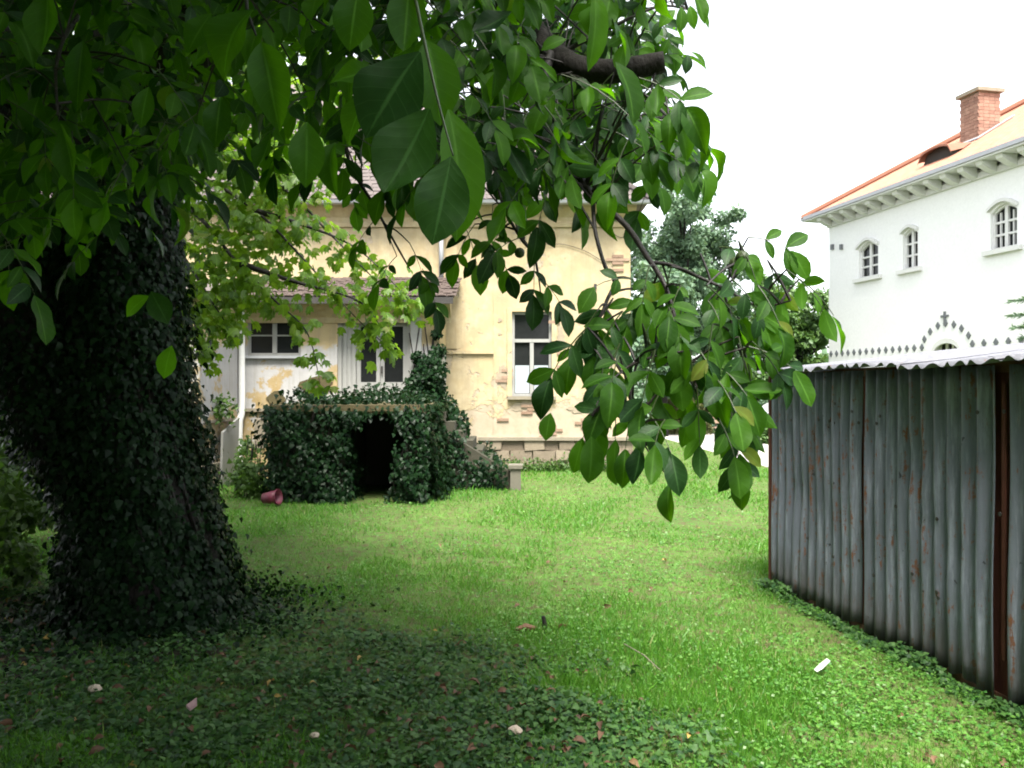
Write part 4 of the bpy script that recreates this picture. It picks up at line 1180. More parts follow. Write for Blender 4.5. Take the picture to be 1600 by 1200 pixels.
rg = np.random.default_rng(5)
piv = thing('ivy', (LX0, YF, 0), 'dark ivy draped over the landing around the cellar opening', 'ivy')
quads = [
    ((LX0 - .05, YF - .03, 0), (ox0 - LX0 + .06, 0, 0), (0, 0, LT), (0, -1, 0), 1.3),
    ((ox1 + .0, YF - .03, 0), (LX1 - ox1 + .1, 0, 0), (0, 0, LT), (0, -1, 0), 1.3),
    ((LX1 + .03, YF, 0), (0, 2.6, 0), (0, 0, LT), (1, 0, 0), 1.1),
    ((LX0 - .03, YF, 0), (0, 3.2, 0), (0, 0, LT), (-1, 0, 0), .6),
    ((LX0, YF, LT), (LX1 - LX0, 0, 0), (0, 2.8, 0), (0, 0, 1), .22),
    ((ox0 - .05, YF - .06, LT - .75), (.2, 0, 0), (0, 0, .7), (0, -1, 0), .7),
    ((ox0 + .1, YF - .06, LT - .34), (.3, 0, 0), (0, 0, .3), (0, -1, 0), .7),
    ((ox0 + .05, YF - .04, 0), (.14, 0, 0), (0, 0, .5), (0, -1, 0), .8), ((ox1 - .3, YF - .04, 0), (.3, 0, 0), (0, 0, .25), (0, -1, 0), .8),
    ((ox1 - .16, YF - .06, LT - 1.3), (.2, 0, 0), (0, 0, 1.2), (0, -1, 0), .6),
    ((ox0 + .3, YF - .06, LT - .2), (.6, 0, 0), (0, 0, .2), (0, -1, 0), .3),
    ((ox0 - .02, YF + .02, 0), (0, .8, 0), (0, 0, 1.2), (1, 0, 0), .5),
]
P_, D_, N_, S_ = ivy_quads(quads, 1300, rg)
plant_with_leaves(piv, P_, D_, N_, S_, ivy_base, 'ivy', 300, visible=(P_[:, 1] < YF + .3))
for k in range(14):
    hang = MB()
    x = U(LX0, ox0 + .1) if k % 2 else U(ox1 - .1, LX1); hang.tube(smooth_path([(x, YF - .07, LT), (x + U(-.1, .1), YF - .1, .9), (x + U(-.1, .1), YF - .12, .4), (x + U(-.1, .1), YF - .1, .02)]), .008, 5)
    hang.build('stem', M['twig'], piv)
siv = thing('ivy', (-.6, 14, 0), 'dark ivy spreading over the side stairs and foot of the yellow wall', 'ivy')
sxm = (sx0 + sx1) / 2
quads = [((sx0 - .3, 14.05, 0), (sx1 - sx0 + .2, 0, 0), (0, 0, .5), (0, -1, .2), 1.2),
         ((sx0 - .3, 14.05, .4), (.75, 0, 0), (0, 0, .6), (0, -1, .2), 1.0),
         ((sx0 - .1, 14.15, .95), (sx1 - sx0 - .1, 0, -.72), (0, 1.4, 0), (0, -.2, 1), 1.0),
         ((HX(692), YH - .15, .1), (HX(775) - HX(692), 0, 0), (0, 0, .55), (0, -1, .2), .55)]
P_, D_, N_, S_ = ivy_quads(quads, 800, rg, depth=.14)
plant_with_leaves(siv, P_, D_, N_, S_, ivy_base, 'ivy', 220)
civ = thing('ivy', (axr, YA, 0), 'bushy ivy climbing the annex pier right of the double door', 'ivy')
for k in range(6):
    m_ = MB(); x = axr - .05 - k * .09; m_.tube(smooth_path([(x, YA - .06, LT - .2), (x + U(-.1, .1), YA - .05, 2.0), (x + U(-.1, .1), YA - .05, U(2.4, 3.0))]), .012, 5)
    m_.build('stem', M['twig'], civ)
pts = []
for (cx, cy, cz, r, k) in [(-1.62, 15.55, 1.75, .38, 900), (-1.50, 15.5, 2.05, .30, 600), (-1.45, 15.6, 1.35, .42, 900), (-1.40, 15.7, 2.4, .16, 200), (-1.43, 15.75, 2.75, .10, 80), (-1.75, 15.65, 2.3, .14, 120), (-1.15, 15.2, 1.0, .4, 700)]:
    d = norm(rg.normal(0, 1, (k, 3))); pts.append(np.array([cx, cy, cz]) + d * r * rg.uniform(.3, 1.1, (k, 1)) ** .5)
P_ = np.concatenate(pts); n = len(P_)
plant_with_leaves(civ, P_, rg.normal(0, .5, (n, 3)) + [0, -.3, -.8], rg.normal(0, .5, (n, 3)) + [0, -.7, .6], rg.uniform(.05, .1, n), ivy_base, 'ivy', 150)
weed = thing('weeds', (-5, 13.3, 0), 'tangle of light green weeds growing at the foot of the white wing', 'weeds')
pts = []
for (px, py, Y, r, k) in [(390, 735, 13.2, .2, 220), (375, 750, 13.0, .2, 240), (400, 755, 12.9, .18, 160), (385, 700, 13.6, .14, 90), (350, 640, 14.6, .2, 160), (600, 600, 15.7, .1, 0)]:
    c = np.array(P(px, py, Y)); d = rg.normal(0, 1, (k, 3)) * r * .6; pts.append(c + d)
P_ = np.concatenate(pts); P_ = P_[P_[:, 2] > .02]; n = len(P_)
cloud('foliage', P_, rg.normal(0, .6, (n, 3)) + [0, -.2, .2], rg.normal(0, .5, (n, 3)) + [0, -.5, .7], rg.uniform(.06, .11, n), 1, ivy_base, M['shrub'], weed, 'stuff')
for k in range(12):
    m_ = MB(); x = U(-4.3, -3.9); m_.tube([(x, 13.1, 0), (x + U(-.1, .1), 13.2, U(.4, 1.0))], .006, 5)
    m_.build('stem', M['twig'], weed)

# ------------------------------------------------------------------ the old walnut tree
YT = 6.3
tree = thing('walnut_tree', (HX(240, YT), YT, 0), 'huge old walnut tree on the left with leafy branches hanging across the view', 'tree')
def TP_(px, z, Y=YT): return Vector((HX(px, Y), Y, z))
trunk_path = smooth_path([TP_(242, -.05), TP_(236, .3), TP_(222, .8), TP_(192, 1.6), TP_(185, 2.7), TP_(200, 4.0), TP_(230, 5.6), TP_(300, 8.0)], 6)
trunk_r = lerp_list([.60, .50, .45, .46, .40, .33, .24, .12], len(trunk_path))
tm = MB(); tm.tube(trunk_path, trunk_r, 22, .07); tm.build('trunk', M['bark'], tree, True)
limb_path = smooth_path([TP_(190, .9), TP_(110, 1.55, 6.2), TP_(35, 2.3, 6.1), TP_(-40, 3.4, 5.9), TP_(-120, 5.0, 5.6), TP_(-260, 7, 5)], 6)
limb_r = lerp_list([.36, .40, .36, .30, .22, .10], len(limb_path))
tm = MB(); tm.tube(limb_path, limb_r, 18, .07); tm.build('limb', M['bark'], tree, True)
right_path = smooth_path([TP_(195, 3.0), P(330, 60, 5.7), P(470, -70, 5.0), P(640, -60, 4.2), P(780, 0, 3.6), P(868, 88, 3.15), P(940, 112, 3.05), P(1038, 97, 3.0)], 6)
tm = MB(); tm.tube(right_path, lerp_list([.20, .15, .11, .09, .065, .048, .045, .037], len(right_path)), 12, .08); tm.build('branch', M['bark'], tree, True)
BR_ALL = list(right_path)
for pth, rs in [
    ([P(860, 85, 3.1), P(852, 125, 3.0), P(868, 185, 2.9), P(880, 225, 2.8), P(905, 275, 2.7), P(926, 306, 2.6), P(978, 352, 2.5), P(1010, 400, 2.4), P(1040, 448, 2.3), P(1060, 520, 2.25), P(1075, 585, 2.2), P(1105, 640, 2.15)], [.028, .024, .022, .020, .018, .016, .013, .011, .009, .007, .005, .003]),
    ([P(926, 306, 2.6), P(930, 360, 2.5), P(945, 415, 2.4), P(960, 440, 2.35), P(948, 470, 2.3), P(938, 495, 2.25), P(915, 540, 2.2)], [.011, .009, .008, .008, .007, .006, .003]),
    ([P(1018, 410, 2.4), P(1048, 414, 2.4), P(1085, 430, 2.35), P(1130, 450, 2.3), P(1185, 478, 2.25), P(1235, 470, 2.2)], [.009, .008, .007, .006, .005, .003]),
    ([P(1130, 450, 2.3), P(1155, 425, 2.25), P(1160, 400, 2.2)], [.005, .004, .003]),
    ([P(1060, 520, 2.25), P(1000, 560, 2.15), P(985, 640, 2.1), P(1010, 700, 2.1), P(1040, 740, 2.1)], [.006, .005, .004, .003, .002]),
    ([P(1000, 560, 2.15), P(950, 600, 2.1), P(925, 650, 2.05)], [.005, .004, .002]),
    ([P(1130, 450, 2.3), P(1150, 530, 2.25), P(1170, 600, 2.2), P(1150, 680, 2.2)], [.006, .005, .004, .002]),
    ([P(700, 95, 3.4), P(712, 190, 3.3), P(745, 240, 3.25), P(770, 280, 3.2)], [.013, .011, .009, .006]),
    ([P(780, 10, 3.6), P(770, 180, 3.3), P(780, 300, 3.1), P(812, 370, 3.0), P(835, 400, 3.0), P(845, 460, 3.0)], [.016, .012, .009, .007, .006, .003]),
    ([P(640, -60, 4.2), P(560, 100, 3.8), P(540, 230, 3.6), P(590, 330, 3.4), P(640, 420, 3.3)], [.02, .016, .012, .008, .004]),
    ([P(640, -60, 4.2), P(610, -30, 2.6), P(640, -45, 1.45)], [.012, .006, .003]),
    ([P(470, -70, 5.0), P(400, -40, 3.2), P(385, 0, 2.0), P(400, 55, 1.8)], [.02, .012, .007, .003]),
    ([P(330, 60, 5.7), P(180, 0, 4.0), P(100, 60, 2.6), P(90, 180, 2.2)], [.02, .014, .008, .004]),
    ([P(868, 88, 3.15), P(960, 40, 3.1), P(1030, 10, 3.1), P(1075, 15, 3.05)], [.014, .010, .007, .004]),
    ([P(940, 112, 3.05), P(1010, 150, 3.0), P(1050, 190, 2.95)], [.010, .007, .004]),
]:
    sp_ = smooth_path(pth, 5); BR_ALL += sp_; tm = MB(); tm.tube(sp_, [.72 * r_ for r_ in lerp_list(rs, len(sp_))], 8, .12); tm.build('branch', M['twig'], tree, True)
for pth, rs in [([TP_(200, 3.6), Vector((-1.5, 4.5, 4.8)), Vector((-.5, 2.0, 5.6)), Vector((.3, -.5, 6.2))], [.2, .14, .09, .03]),
                ([TP_(180, 3.2), Vector((-3.6, 4.0, 4.6)), Vector((-3.9, 1.5, 5.4)), Vector((-4.0, -1.0, 5.8))], [.2, .14, .09, .03]),
                ([TP_(225, 5.0), Vector((-1.6, 7.2, 6.2)), Vector((-.4, 8.2, 7.0))], [.16, .1, .03]),
                ([TP_(215, 4.5), Vector((-4.5, 7.5, 5.8)), Vector((-6, 8.2, 6.5))], [.16, .1, .03])]:
    sp_ = smooth_path(pth, 5); tm = MB(); tm.tube(sp_, lerp_list(rs, len(sp_)), 9, .1); tm.build('branch', M['bark'], tree, True)

L_pos, L_dir, L_nor, L_s, L_w, L_shaded = [], [], [], [], [], []
stalks = MB(); twigs = MB(); BR_PTS = np.array([tuple(p) for p in BR_ALL])
def add_leaf(p, d, n, s, wd=1.0, old=None):  # old: True picks the leaf copy with shade in its colour
    L_shaded.append(old)
    L_pos.append(tuple(p)); L_dir.append(tuple(d)); L_nor.append(tuple(n)); L_s.append(s); L_w.append(wd)
def compound(p, d, L=.26, size=.11, pairs=2, face=None):
    """pinnate walnut leaf: stalk with paired leaflets and a large end leaflet"""
    p = Vector(p); d = Vector(d).normalized()
    face = Vector(face) if face else Vector((U(-.5, .5), U(-.9, .1), U(.3, 1.0)))
    side = d.cross(face)
    if side.length < 1e-3: side = d.orthogonal()
    side.normalize()
    pts = [p]; cur = d.copy()
    for k in range(4):
        cur = (cur + Vector((0, 0, -.16))).normalized(); pts.append(pts[-1] + cur * L / 4)
    stalks.tube(pts, [.0022, .0019, .0016, .0013, .0009], 4, 0, False)
    if BR_PTS is not None:                     # twig from the nearest bough to the leaf stalk
        dv = BR_PTS - np.array(p); d2 = (dv ** 2).sum(1); j = int(random.choice(list(np.argsort(d2)[:14]))); q0 = Vector(BR_PTS[j])
        if .01 < (q0 - p).length < .42:
            mid = q0.lerp(p, .5) + Vector((0, 0, .06 * (q0 - p).length))
            twigs.tube(smooth_path([q0, mid, p], 3), lerp_list([.004, .0032, .0022], 7), 4, 0, False)
    for k in range(pairs):
        t = .38 + .48 * k / max(pairs - 1, 1); f_ = t * 4; i = min(int(f_), 3); q = pts[i].lerp(pts[i + 1], f_ - i)
        dr_ = (pts[i + 1] - pts[i]).normalized()
        sc = size * (.78 + .2 * t)
        for sgn in (-1, 1):
            if random.random() < .06: continue
            dd = dr_ * U(.35, .7) + side * sgn * U(.7, 1.0) + Vector((0, 0, U(-.65, -.15)))
            nn = dr_.cross(side).normalized(); nn = nn if nn.z > 0 or nn.y < 0 else -nn
            add_leaf(q, dd, nn + Vector((U(-.35, .35), U(-.35, .35), U(-.2, .4))), sc * U(.7, 1.15), U(.75, 1.12))
    nn = (pts[-1] - pts[-2]).normalized().cross(side); nn = nn if nn.z > 0 or nn.y < 0 else -nn
    add_leaf(pts[-1], (pts[-1] - pts[-2]) + Vector((0, 0, -.03)), nn + Vector((U(-.3, .3), U(-.3, .3), U(-.1, .3))), size * U(1.05, 1.3), U(.95, 1.15))

# (a) drooping branch before the shed
nodes_c = [(905, 520, 2.2), (890, 545, 2.1), (930, 500, 2.25), (945, 520, 2.2), (985, 470, 2.3), (1010, 450, 2.3), (1045, 450, 2.3), (1030, 500, 2.2), (1060, 520, 2.15),
           (1090, 430, 2.35), (1120, 420, 2.3), (1150, 410, 2.2), (1165, 405, 2.3), (1195, 440, 2.2), (1225, 455, 2.15), (1245, 470, 2.25), (1180, 480, 2.1), (1205, 500, 2.2),
           (1000, 540, 2.1), (970, 560, 2.2), (940, 590, 2.05), (915, 600, 2.15), (1020, 580, 2.0), (1050, 600, 2.1), (1080, 570, 2.2), (1110, 540, 2.1), (1135, 520, 2.3),
           (1150, 560, 2.15), (1165, 600, 2.2), (1185, 560, 2.3), (1110, 620, 2.1), (1130, 650, 2.15), (1085, 640, 2.05), (990, 630, 2.1), (960, 640, 2.0), (930, 650, 2.05),
           (1010, 680, 2.1), (1035, 690, 2.0), (985, 670, 2.15), (1140, 680, 2.2), (1120, 690, 2.1), (1030, 640, 2.1), (1060, 480, 2.2), (1100, 480, 2.1), (1140, 470, 2.15), (1075, 610, 2.25), (1005, 600, 2.25), (1210, 560, 2.2)]
nodes_c += [(U(960, 1190), U(470, 640), U(2.05, 2.5)) for k in range(16)]
for (px, py, Y) in nodes_c:
    if px > 1180 and py > 490: continue
    o = P(px + (28 if px < 960 else 4), py - 34, Y)
    out = Vector(((px - 1050) / 380 + U(-.4, .4), U(-.8, .3), U(-.9, .1)))
    compound(o, out, U(.10, .16), U(.076, .10), random.choice([1, 2, 2]), (U(-.5, .5), -1, U(.1, .7)))
add_leaf(P(925, 682, 2.0), (-.05, -.1, -1), (.25, -1, .2), .112, 1.45)
add_leaf(P(860, 645, 2.0), (-.2, -.1, -1), (-.2, -1, .3), .068, 1.2)
add_leaf(P(1045, 755, 2.1), (-.05, 0, -1), (-.5, -1, .2), .105, .8)
add_leaf(P(1150, 715, 2.2), (.1, 0, -1), (.7, -.8, .2), .115, .75)
# walnuts among the leaves
nutm = bpy.data.meshes.new('walnut')
import bmesh
bm_ = bmesh.new(); bmesh.ops.create_icosphere(bm_, subdivisions=2, radius=.019); bm_.to_mesh(nutm); bm_.free(); nutm.materials.append(M['rachis'])
for (px, py, Y) in [(1160, 402, 2.2), (1150, 412, 2.22), (812, 395, 2.95)]: link('walnut', nutm, tree, Matrix.Translation(P(px, py, Y)))
# (b) big leaves close to the camera: base px, tip px, depth, width factor, normal
def hero(b, t, Y, wd, nx, ny, nz, old=None, dy=0.0):  # old: shade-coloured leaf copy
    pb, pt = P(b[0], b[1], Y), P(t[0], t[1], Y + dy)
    v = pt - pb
    add_leaf(pb, v, (nx, ny, nz), v.length, wd, old)
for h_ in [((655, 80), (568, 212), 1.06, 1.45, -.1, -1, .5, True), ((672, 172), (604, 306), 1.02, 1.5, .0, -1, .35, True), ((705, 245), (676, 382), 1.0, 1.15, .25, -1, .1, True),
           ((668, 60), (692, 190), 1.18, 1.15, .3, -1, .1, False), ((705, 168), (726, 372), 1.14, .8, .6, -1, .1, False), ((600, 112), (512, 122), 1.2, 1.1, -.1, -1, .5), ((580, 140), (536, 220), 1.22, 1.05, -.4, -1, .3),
           ((640, -30), (630, 85), 1.3, 1.2, .2, -1, .5), ((560, -20), (545, 75), 1.35, 1.3, .2, -1, .3),
           ((390, 10), (331, 110), 1.6, 1.35, -.2, -1, .25), ((408, 60), (434, 190), 1.6, .95, .2, -1, .2), ((76, -25), (72, 92), 1.7, .98, -.1, -1, .2), ((97, 193), (123, 293), 1.9, .85, -.3, -1, .2),
           ((232, 135), (218, 198), 2.1, 1.0, .3, -1, .2), ((215, 112), (172, 126), 2.1, 1.0, 0, -1, .6), ((932, -15), (928, 106), 1.9, .62, .5, -1, .1), ((885, 60), (845, 75), 2.4, 1.2, 0, -1, .5),
           ((232, 462), (193, 492), 3.6, 1.4, -.2, -1, .6), ((236, 455), (262, 505), 3.5, 1.3, .2, -1, .4), ((268, 540), (254, 592), 3.6, 1.1, .2, -1, .2), ((345, 150), (335, 225), 2.2, 1.2, .3, -1, .1), ((330, 20), (290, 80), 2.2, 1.3, .3, -1, .3),
           ((60, 150), (45, 210), 2.4, 1.4, .3, -1, .3), ((130, 60), (118, 165), 2.2, .7, .5, -1, .3), ((480, 190), (478, 290), 2.0, 1.1, .3, -1, .2), ((520, 220), (512, 300), 2.2, 1.0, -.3, -1, .2), ((800, 20), (740, 55), 2.2, 1.3, 0, -1, .6),
           ((965, 95), (1000, 190), 2.1, 1.0, .6, -.8, .3), ((1065, 10), (1064, 50), 2.9, 1.0, .3, -1, .3), ((1078, 8), (1085, 45), 2.9, .9, -.3, -1, .3), ((1055, 15), (1030, 40), 2.9, 1.1, 0, -1, .4), ((1088, 12), (1110, 42), 2.9, .7, .4, -1, .3),
           ((1075, 85), (1072, 115), 2.9, 1.1, .1, -1, .3), ((1080, 80), (1105, 102), 2.9, .6, .4, -1, .4)]:
    hero(*h_)
tm = MB(); tm.tube(smooth_path([P(640, -45, 1.45), P(662, 60, 1.14), P(685, 160, 1.08), P(708, 243, 1.02)], 5), lerp_list([.003, .0022, .0016, .001], 16), 6); tm.build('leaf_stalk', M['rachis'], tree, True)
# (c) sprays in the upper canopy
def env(px):
    """lowest photo row the canopy reaches at column px"""
    xs_ = [-400, 0, 200, 290, 400, 480, 560, 640, 700, 770, 850, 905, 960, 1045, 1062, 1085, 1110]
    ys_ = [470, 450, 420, 320, 285, 290, 355, 330, 325, 345, 335, 345, 305, 290, 190, 60, -10]
    return float(np.interp(px, xs_, ys_))
cnt = 0; tries = 0
while cnt < 1100 and tries < 30000:
    tries += 1
    px = U(-150, 1100); py = U(-260, 420); Y = U(2.3, 5.6)
    if px > 1000: Y = U(2.6, 3.6)
    if 830 < px < 1065 and -20 < py < 112: Y = U(3.25, 4.2)
    size = U(.09, .12)
    if py > env(px) - 55 - U(0, 60): continue
    if px > 1040 - 25 * (py > 20) : continue
    compound(P(px, py, Y), (U(-1, 1), U(-.8, .5), U(-.8, .2)), U(.15, .25), size, random.choice([2, 2, 3])); cnt += 1
for k in range(90):
    px, py = U(840, 1045), U(-60, 230)
    compound(P(px, py, U(3.3, 4.4)), (U(-1, .4), U(-.8, .3), U(-.8, .1)), U(.14, .2), U(.09, .115), 2)
for k in range(130):
    px, py = U(640, 1050), U(-60, 240)
    if py > env(px) - 60 or (830 < px and -30 < py < 112): continue
    compound(P(px, py, U(2.3, 3.3)), (U(-1, 1), U(-.8, .3), U(-.8, .1)), U(.14, .2), U(.09, .115), 2)
for (px, py, Y) in [(770, 320, 3.0), (800, 335, 3.0), (820, 370, 3.0), (835, 400, 3.0), (840, 430, 3.0), (742, 350, 3.1), (760, 380, 3.1), (725, 350, 3.2), (640, 380, 3.3), (590, 340, 3.4), (620, 400, 3.3), (880, 250, 2.8), (860, 290, 2.8), (1030, 260, 2.9), (1020, 230, 2.9), (990, 250, 2.8), (960, 250, 2.7), (1045, 200, 2.9), (940, 200, 2.6), (660, 420, 3.3),
                    (870, 150, 2.9), (920, 170, 2.8), (980, 190, 2.7), (1040, 150, 3.0), (900, 215, 2.6)]:
    compound(P(px, py, Y), (U(-.8, .8), U(-.7, .2), U(-.9, -.1)), U(.14, .2), U(.085, .11), 2)

P_ = np.array(L_pos); D_ = np.array(L_dir, float); N_ = np.array(L_nor, float); S_ = np.array(L_s); W_ = np.array(L_w)
variants = [leaf_base(9, walnut_prof(wd_), fo_, c, 2, w_) for c, w_, wd_, fo_ in ((.35, .12, .25, .2), (.7, .25, .23, .34), (.12, .2, .27, .12), (-.25, .22, .22, .3), (.9, .15, .25, .42), (.3, .3, .20, .25))]
vmesh = [mesh_of('leaf', b, M['walnut']) for b in variants]
shaded_mesh = [mesh_of('leaf', b, M['walnut_shaded']) for b in variants]
px_ = 800 + P_[:, 0] / P_[:, 1] * F; py_ = HOR - (P_[:, 2] - CH) / P_[:, 1] * F
key = np.where((px_ > -40) & (px_ < 1640) & (py_ > -90) & (py_ < 1200), S_ / P_[:, 1], 0)
order = np.argsort(-key)[:300]
for i in order:
    if key[i] > 0: link('leaf', random.choice(shaded_mesh if (L_shaded[i] if L_shaded[i] is not None else random.random() < .08) else vmesh), tree, mat4(P_[i], D_[i], N_[i], S_[i], W_[i]))
m_ = np.ones(len(P_), bool); m_[order] = False
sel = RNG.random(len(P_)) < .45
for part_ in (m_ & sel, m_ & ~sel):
    cloud('foliage', P_[part_], D_[part_], N_[part_], S_[part_], W_[part_], leaf_base(5, walnut_prof(.26), .16, .3), M['walnut_shaded' if part_ is not None and sel[part_].all() else 'walnut'], tree, 'stuff')
tag(stalks.build('leaf_stalks', M['rachis'], tree), kind='stuff')
tag(twigs.build('twigs', M['twig'], tree), kind='stuff')
# (d) the rest of the crown, above and behind the viewer
n = 130000
c_ = np.stack([RNG.uniform(-9.5, 2.6, n), RNG.uniform(-6.2, 8.2, n), RNG.uniform(2.3, 9.5, n)], 1)
e_ = ((c_[:, 0] + 4.3) / 5.1) ** 2 + ((c_[:, 1] - 0.9) / 7.0) ** 2 + ((c_[:, 2] - 5.2) / 4.2) ** 2
cl = np.sin(c_[:, 0] * 2.1 + 1) * np.sin(c_[:, 1] * 1.9) + np.sin(c_[:, 2] * 2.7 + c_[:, 0])
keep = (e_ < 1) & (cl > -1.0)
c_ = c_[keep]
Yc = np.where(c_[:, 1] < .4, 1e-3, c_[:, 1])
qx = 800 + c_[:, 0] / Yc * F; qy = HOR - (c_[:, 2] - CH) / Yc * F
lim = np.interp(qx, [-400, 0, 200, 290, 400, 480, 560, 640, 700, 770, 850, 905, 960, 1045, 1062, 1085], [430, 400, 380, 270, 215, 220, 280, 240, 215, 240, 250, 270, 235, 230, 150, 20])
front_ = c_[:, 1] > .4
ok = np.where(front_, (qy < lim - 30) & (qx < 1050) & ((c_[:, 1] > 3.0) | (qy < -150)), (c_[:, 2] > 2.7))
hid = (qy[ok] < -150) | ~front_[ok]
c_ = c_[ok]; n = len(c_)
cloud('crown', c_, rnd_vec(n) + [0, 0, -.6], rnd_vec(n) * .6 + [0, 0, 1], np.where(hid, RNG.uniform(.16, .26, n), RNG.uniform(.10, .14, n)), 1.0, leaf_base(3, walnut_prof(.25), .15, .3), M['walnut'], tree, 'stuff')
print('crown leaves', n, 'leaflets', len(P_))

# ---- ivy on the trunk
tiv = thing('ivy', (HX(240, YT), YT, 0), 'glossy dark ivy cloaking the huge walnut trunk', 'ivy')
def on_tube(path, radii, n, rg, flare=0.09):
    path = np.array([tuple(p) for p in path]); radii = np.array(radii)
    t = rg.random(n) * (len(path) - 1.001); i = t.astype(int); f_ = (t - i)[:, None]
    c = path[i] * (1 - f_) + path[i + 1] * f_; r = radii[i] * (1 - f_[:, 0]) + radii[i + 1] * f_[:, 0]
    a = rg.random(n) * 2 * math.pi
    d = np.stack([np.cos(a), np.sin(a), np.zeros(n)], 1)
    lump = .5 + .5 * np.sin(a * 3 + c[:, 2] * 2.4) * np.sin(c[:, 2] * 3.7 + a)
    q = c + d * (r + rg.random(n) * flare * (.5 + 1.6 * lump) + np.where(rg.random(n) < .04, rg.random(n) * .16, 0))[:, None]
    return q, d
q1, d1_ = on_tube(trunk_path[:30], trunk_r[:30], 38000, rg)
q2, d2_ = on_tube(limb_path[:22], limb_r[:22], 12000, rg)
ra = rg.random(2600) * 2 * math.pi; rr_ = .55 + np.abs(rg.normal(0, .42, 2600))
q3 = np.stack([HX(240, YT) + np.cos(ra) * rr_, YT + np.sin(ra) * rr_, .02 + rg.random(2600) * .14 * np.exp(-(rr_ - .55) * 1.6)], 1)
d3_ = np.stack([np.cos(ra) * .5, np.sin(ra) * .5, np.ones(2600)], 1)
gap = (np.sin(q1[:, 0] * 7 + q1[:, 2] * 2.3) * np.sin(q1[:, 2] * 3.1 + q1[:, 1] * 5) > -.7) | (rg.random(len(q1)) < .2)
q1, d1_ = q1[gap], d1_[gap]
qs = np.concatenate([q1, q2, q3]); ds = np.concatenate([d1_, d2_, d3_]); n = len(qs)
k = qs[:, 2] > .02; qs, ds = qs[k], ds[k]; n = len(qs)
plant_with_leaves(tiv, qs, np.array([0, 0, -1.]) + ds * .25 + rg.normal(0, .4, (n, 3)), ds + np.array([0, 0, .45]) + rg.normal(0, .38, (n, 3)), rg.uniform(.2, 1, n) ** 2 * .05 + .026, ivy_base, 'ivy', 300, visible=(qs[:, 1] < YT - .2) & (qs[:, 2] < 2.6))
for k in range(9):
    m_ = MB(); a = U(3.3, 6.0); pth = []
    for j in range(0, 26, 3):
        c = trunk_path[j]; pth.append(c + Vector((math.cos(a), math.sin(a), 0)) * (trunk_r[j] + .015)); a += U(-.12, .12)
    m_.tube(pth, lerp_list([.022, .008], len(pth)), 6)
    m_.build('stem', M['twig'], tiv)

# ---- lighter tree behind the trunk with sprays before the annex
lt = thing('young_tree', (HX(150, 9.2), 9.2, 0), 'light green tree behind the ivy clad trunk with sprays before the annex', 'tree')
m_ = MB(); m_.tube(smooth_path([(HX(150, 9.2), 9.2, 0), (HX(160, 9.2), 9.2, 1.8), (HX(190, 9), 9, 3.6), (HX(260, 8.8), 8.8, 5.2)], 5), lerp_list([.13, .11, .08, .03], 16), 10, .08); m_.build('trunk', M['bark'], lt, True)
brp = [[(190, 230, 9), (320, 280, 8.4), (400, 330, 8.0), (470, 400, 7.8), (550, 490, 7.6), (612, 548, 7.5)],
       [(180, 260, 9), (300, 330, 8.2), (370, 410, 7.8), (430, 470, 7.6), (480, 520, 7.5), (500, 600, 7.4)],
       [(190, 220, 9), (360, 250, 8.5), (450, 300, 8.2), (520, 370, 8), (590, 440, 7.8), (660, 490, 7.7)],
       [(180, 300, 9), (270, 380, 8), (330, 470, 7.6), (370, 530, 7.5)],
       [(180, 300, 9), (250, 420, 8), (300, 520, 7.6), (320, 560, 7.5)],
       [(190, 220, 9), (330, 230, 8.5), (440, 260, 8.3), (500, 300, 8.2)],
       [(400, 330, 8.0), (470, 350, 7.9), (560, 390, 7.8), (640, 470, 7.7)],
       [(370, 410, 7.8), (460, 440, 7.6), (560, 470, 7.5), (600, 520, 7.4)]]
LP, LD = [], []
for b in brp:
    pth = smooth_path([P(*q) for q in b], 6)
    MB().tube(pth, lerp_list([.035, .02, .012, .006, .003], len(pth)), 6, .1).build('branch', M['twig'], lt, True)
    tot = len(pth)
    for i in range(4, tot):
        dens = 7 if i < tot * .5 else 6
        for k in range(dens):
            tw = Vector((U(-1, 1), U(-1, 1), U(-1, .8))).normalized() * U(.02, .34 if i < tot * .6 else .20)
            p = pth[i] + tw
            LP.append(tuple(p)); LD.append((tw.x + U(-.5, .5), tw.y + U(-.5, .5), tw.z - .5))
# denser body of the crown on the left
for (px, py, Y, r, k) in [(330, 290, 8.4, .5, 420), (400, 280, 8.5, .5, 420), (300, 400, 8.2, .5, 420), (360, 380, 8.0, .45, 380), (420, 340, 8.1, .45, 380), (310, 500, 8, .4, 260), (350, 470, 7.8, .35, 260), (440, 230, 8.6, .5, 420), (390, 440, 7.7, .3, 160), (500, 240, 8.8, .4, 180)]:
    c = np.array(P(px, py, Y)); d = norm(rg.normal(0, 1, (k, 3))) * r * rg.uniform(.1, 1.0, (k, 1)) ** .5
    kk = int(k * .42); LP += [tuple(x) for x in (c + d)[:kk]]; LD += [tuple(x) for x in (d + rg.normal(0, .2, (k, 3)) + [0, 0, -.4])[:kk]]
P_ = np.array(LP); D_ = np.array(LD); n = len(P_)
plant_with_leaves(lt, P_, D_, rg.normal(0, .5, (n, 3)) + [0, -.35, .8], rg.uniform(.07, .13, n), lobed, 'maple', 300, visible=(P_[:, 0] / P_[:, 1] > (290 - 800) / F))
rgc = RNG
n = 5000; c_ = np.stack([rgc.normal(HX(190, 9), 1.1, n), rgc.normal(9.6, .8, n), rgc.normal(5.6, 1.0, n)], 1); c_ = c_[(HOR - (c_[:, 2] - CH) / c_[:, 1] * F) < 260]
n = len(c_); cloud('crown', c_, rnd_vec(n), rnd_vec(n) * .6 + [0, 0, 1], rgc.uniform(.1, .16, n), 1, lobed, M['maple'], lt, 'stuff')

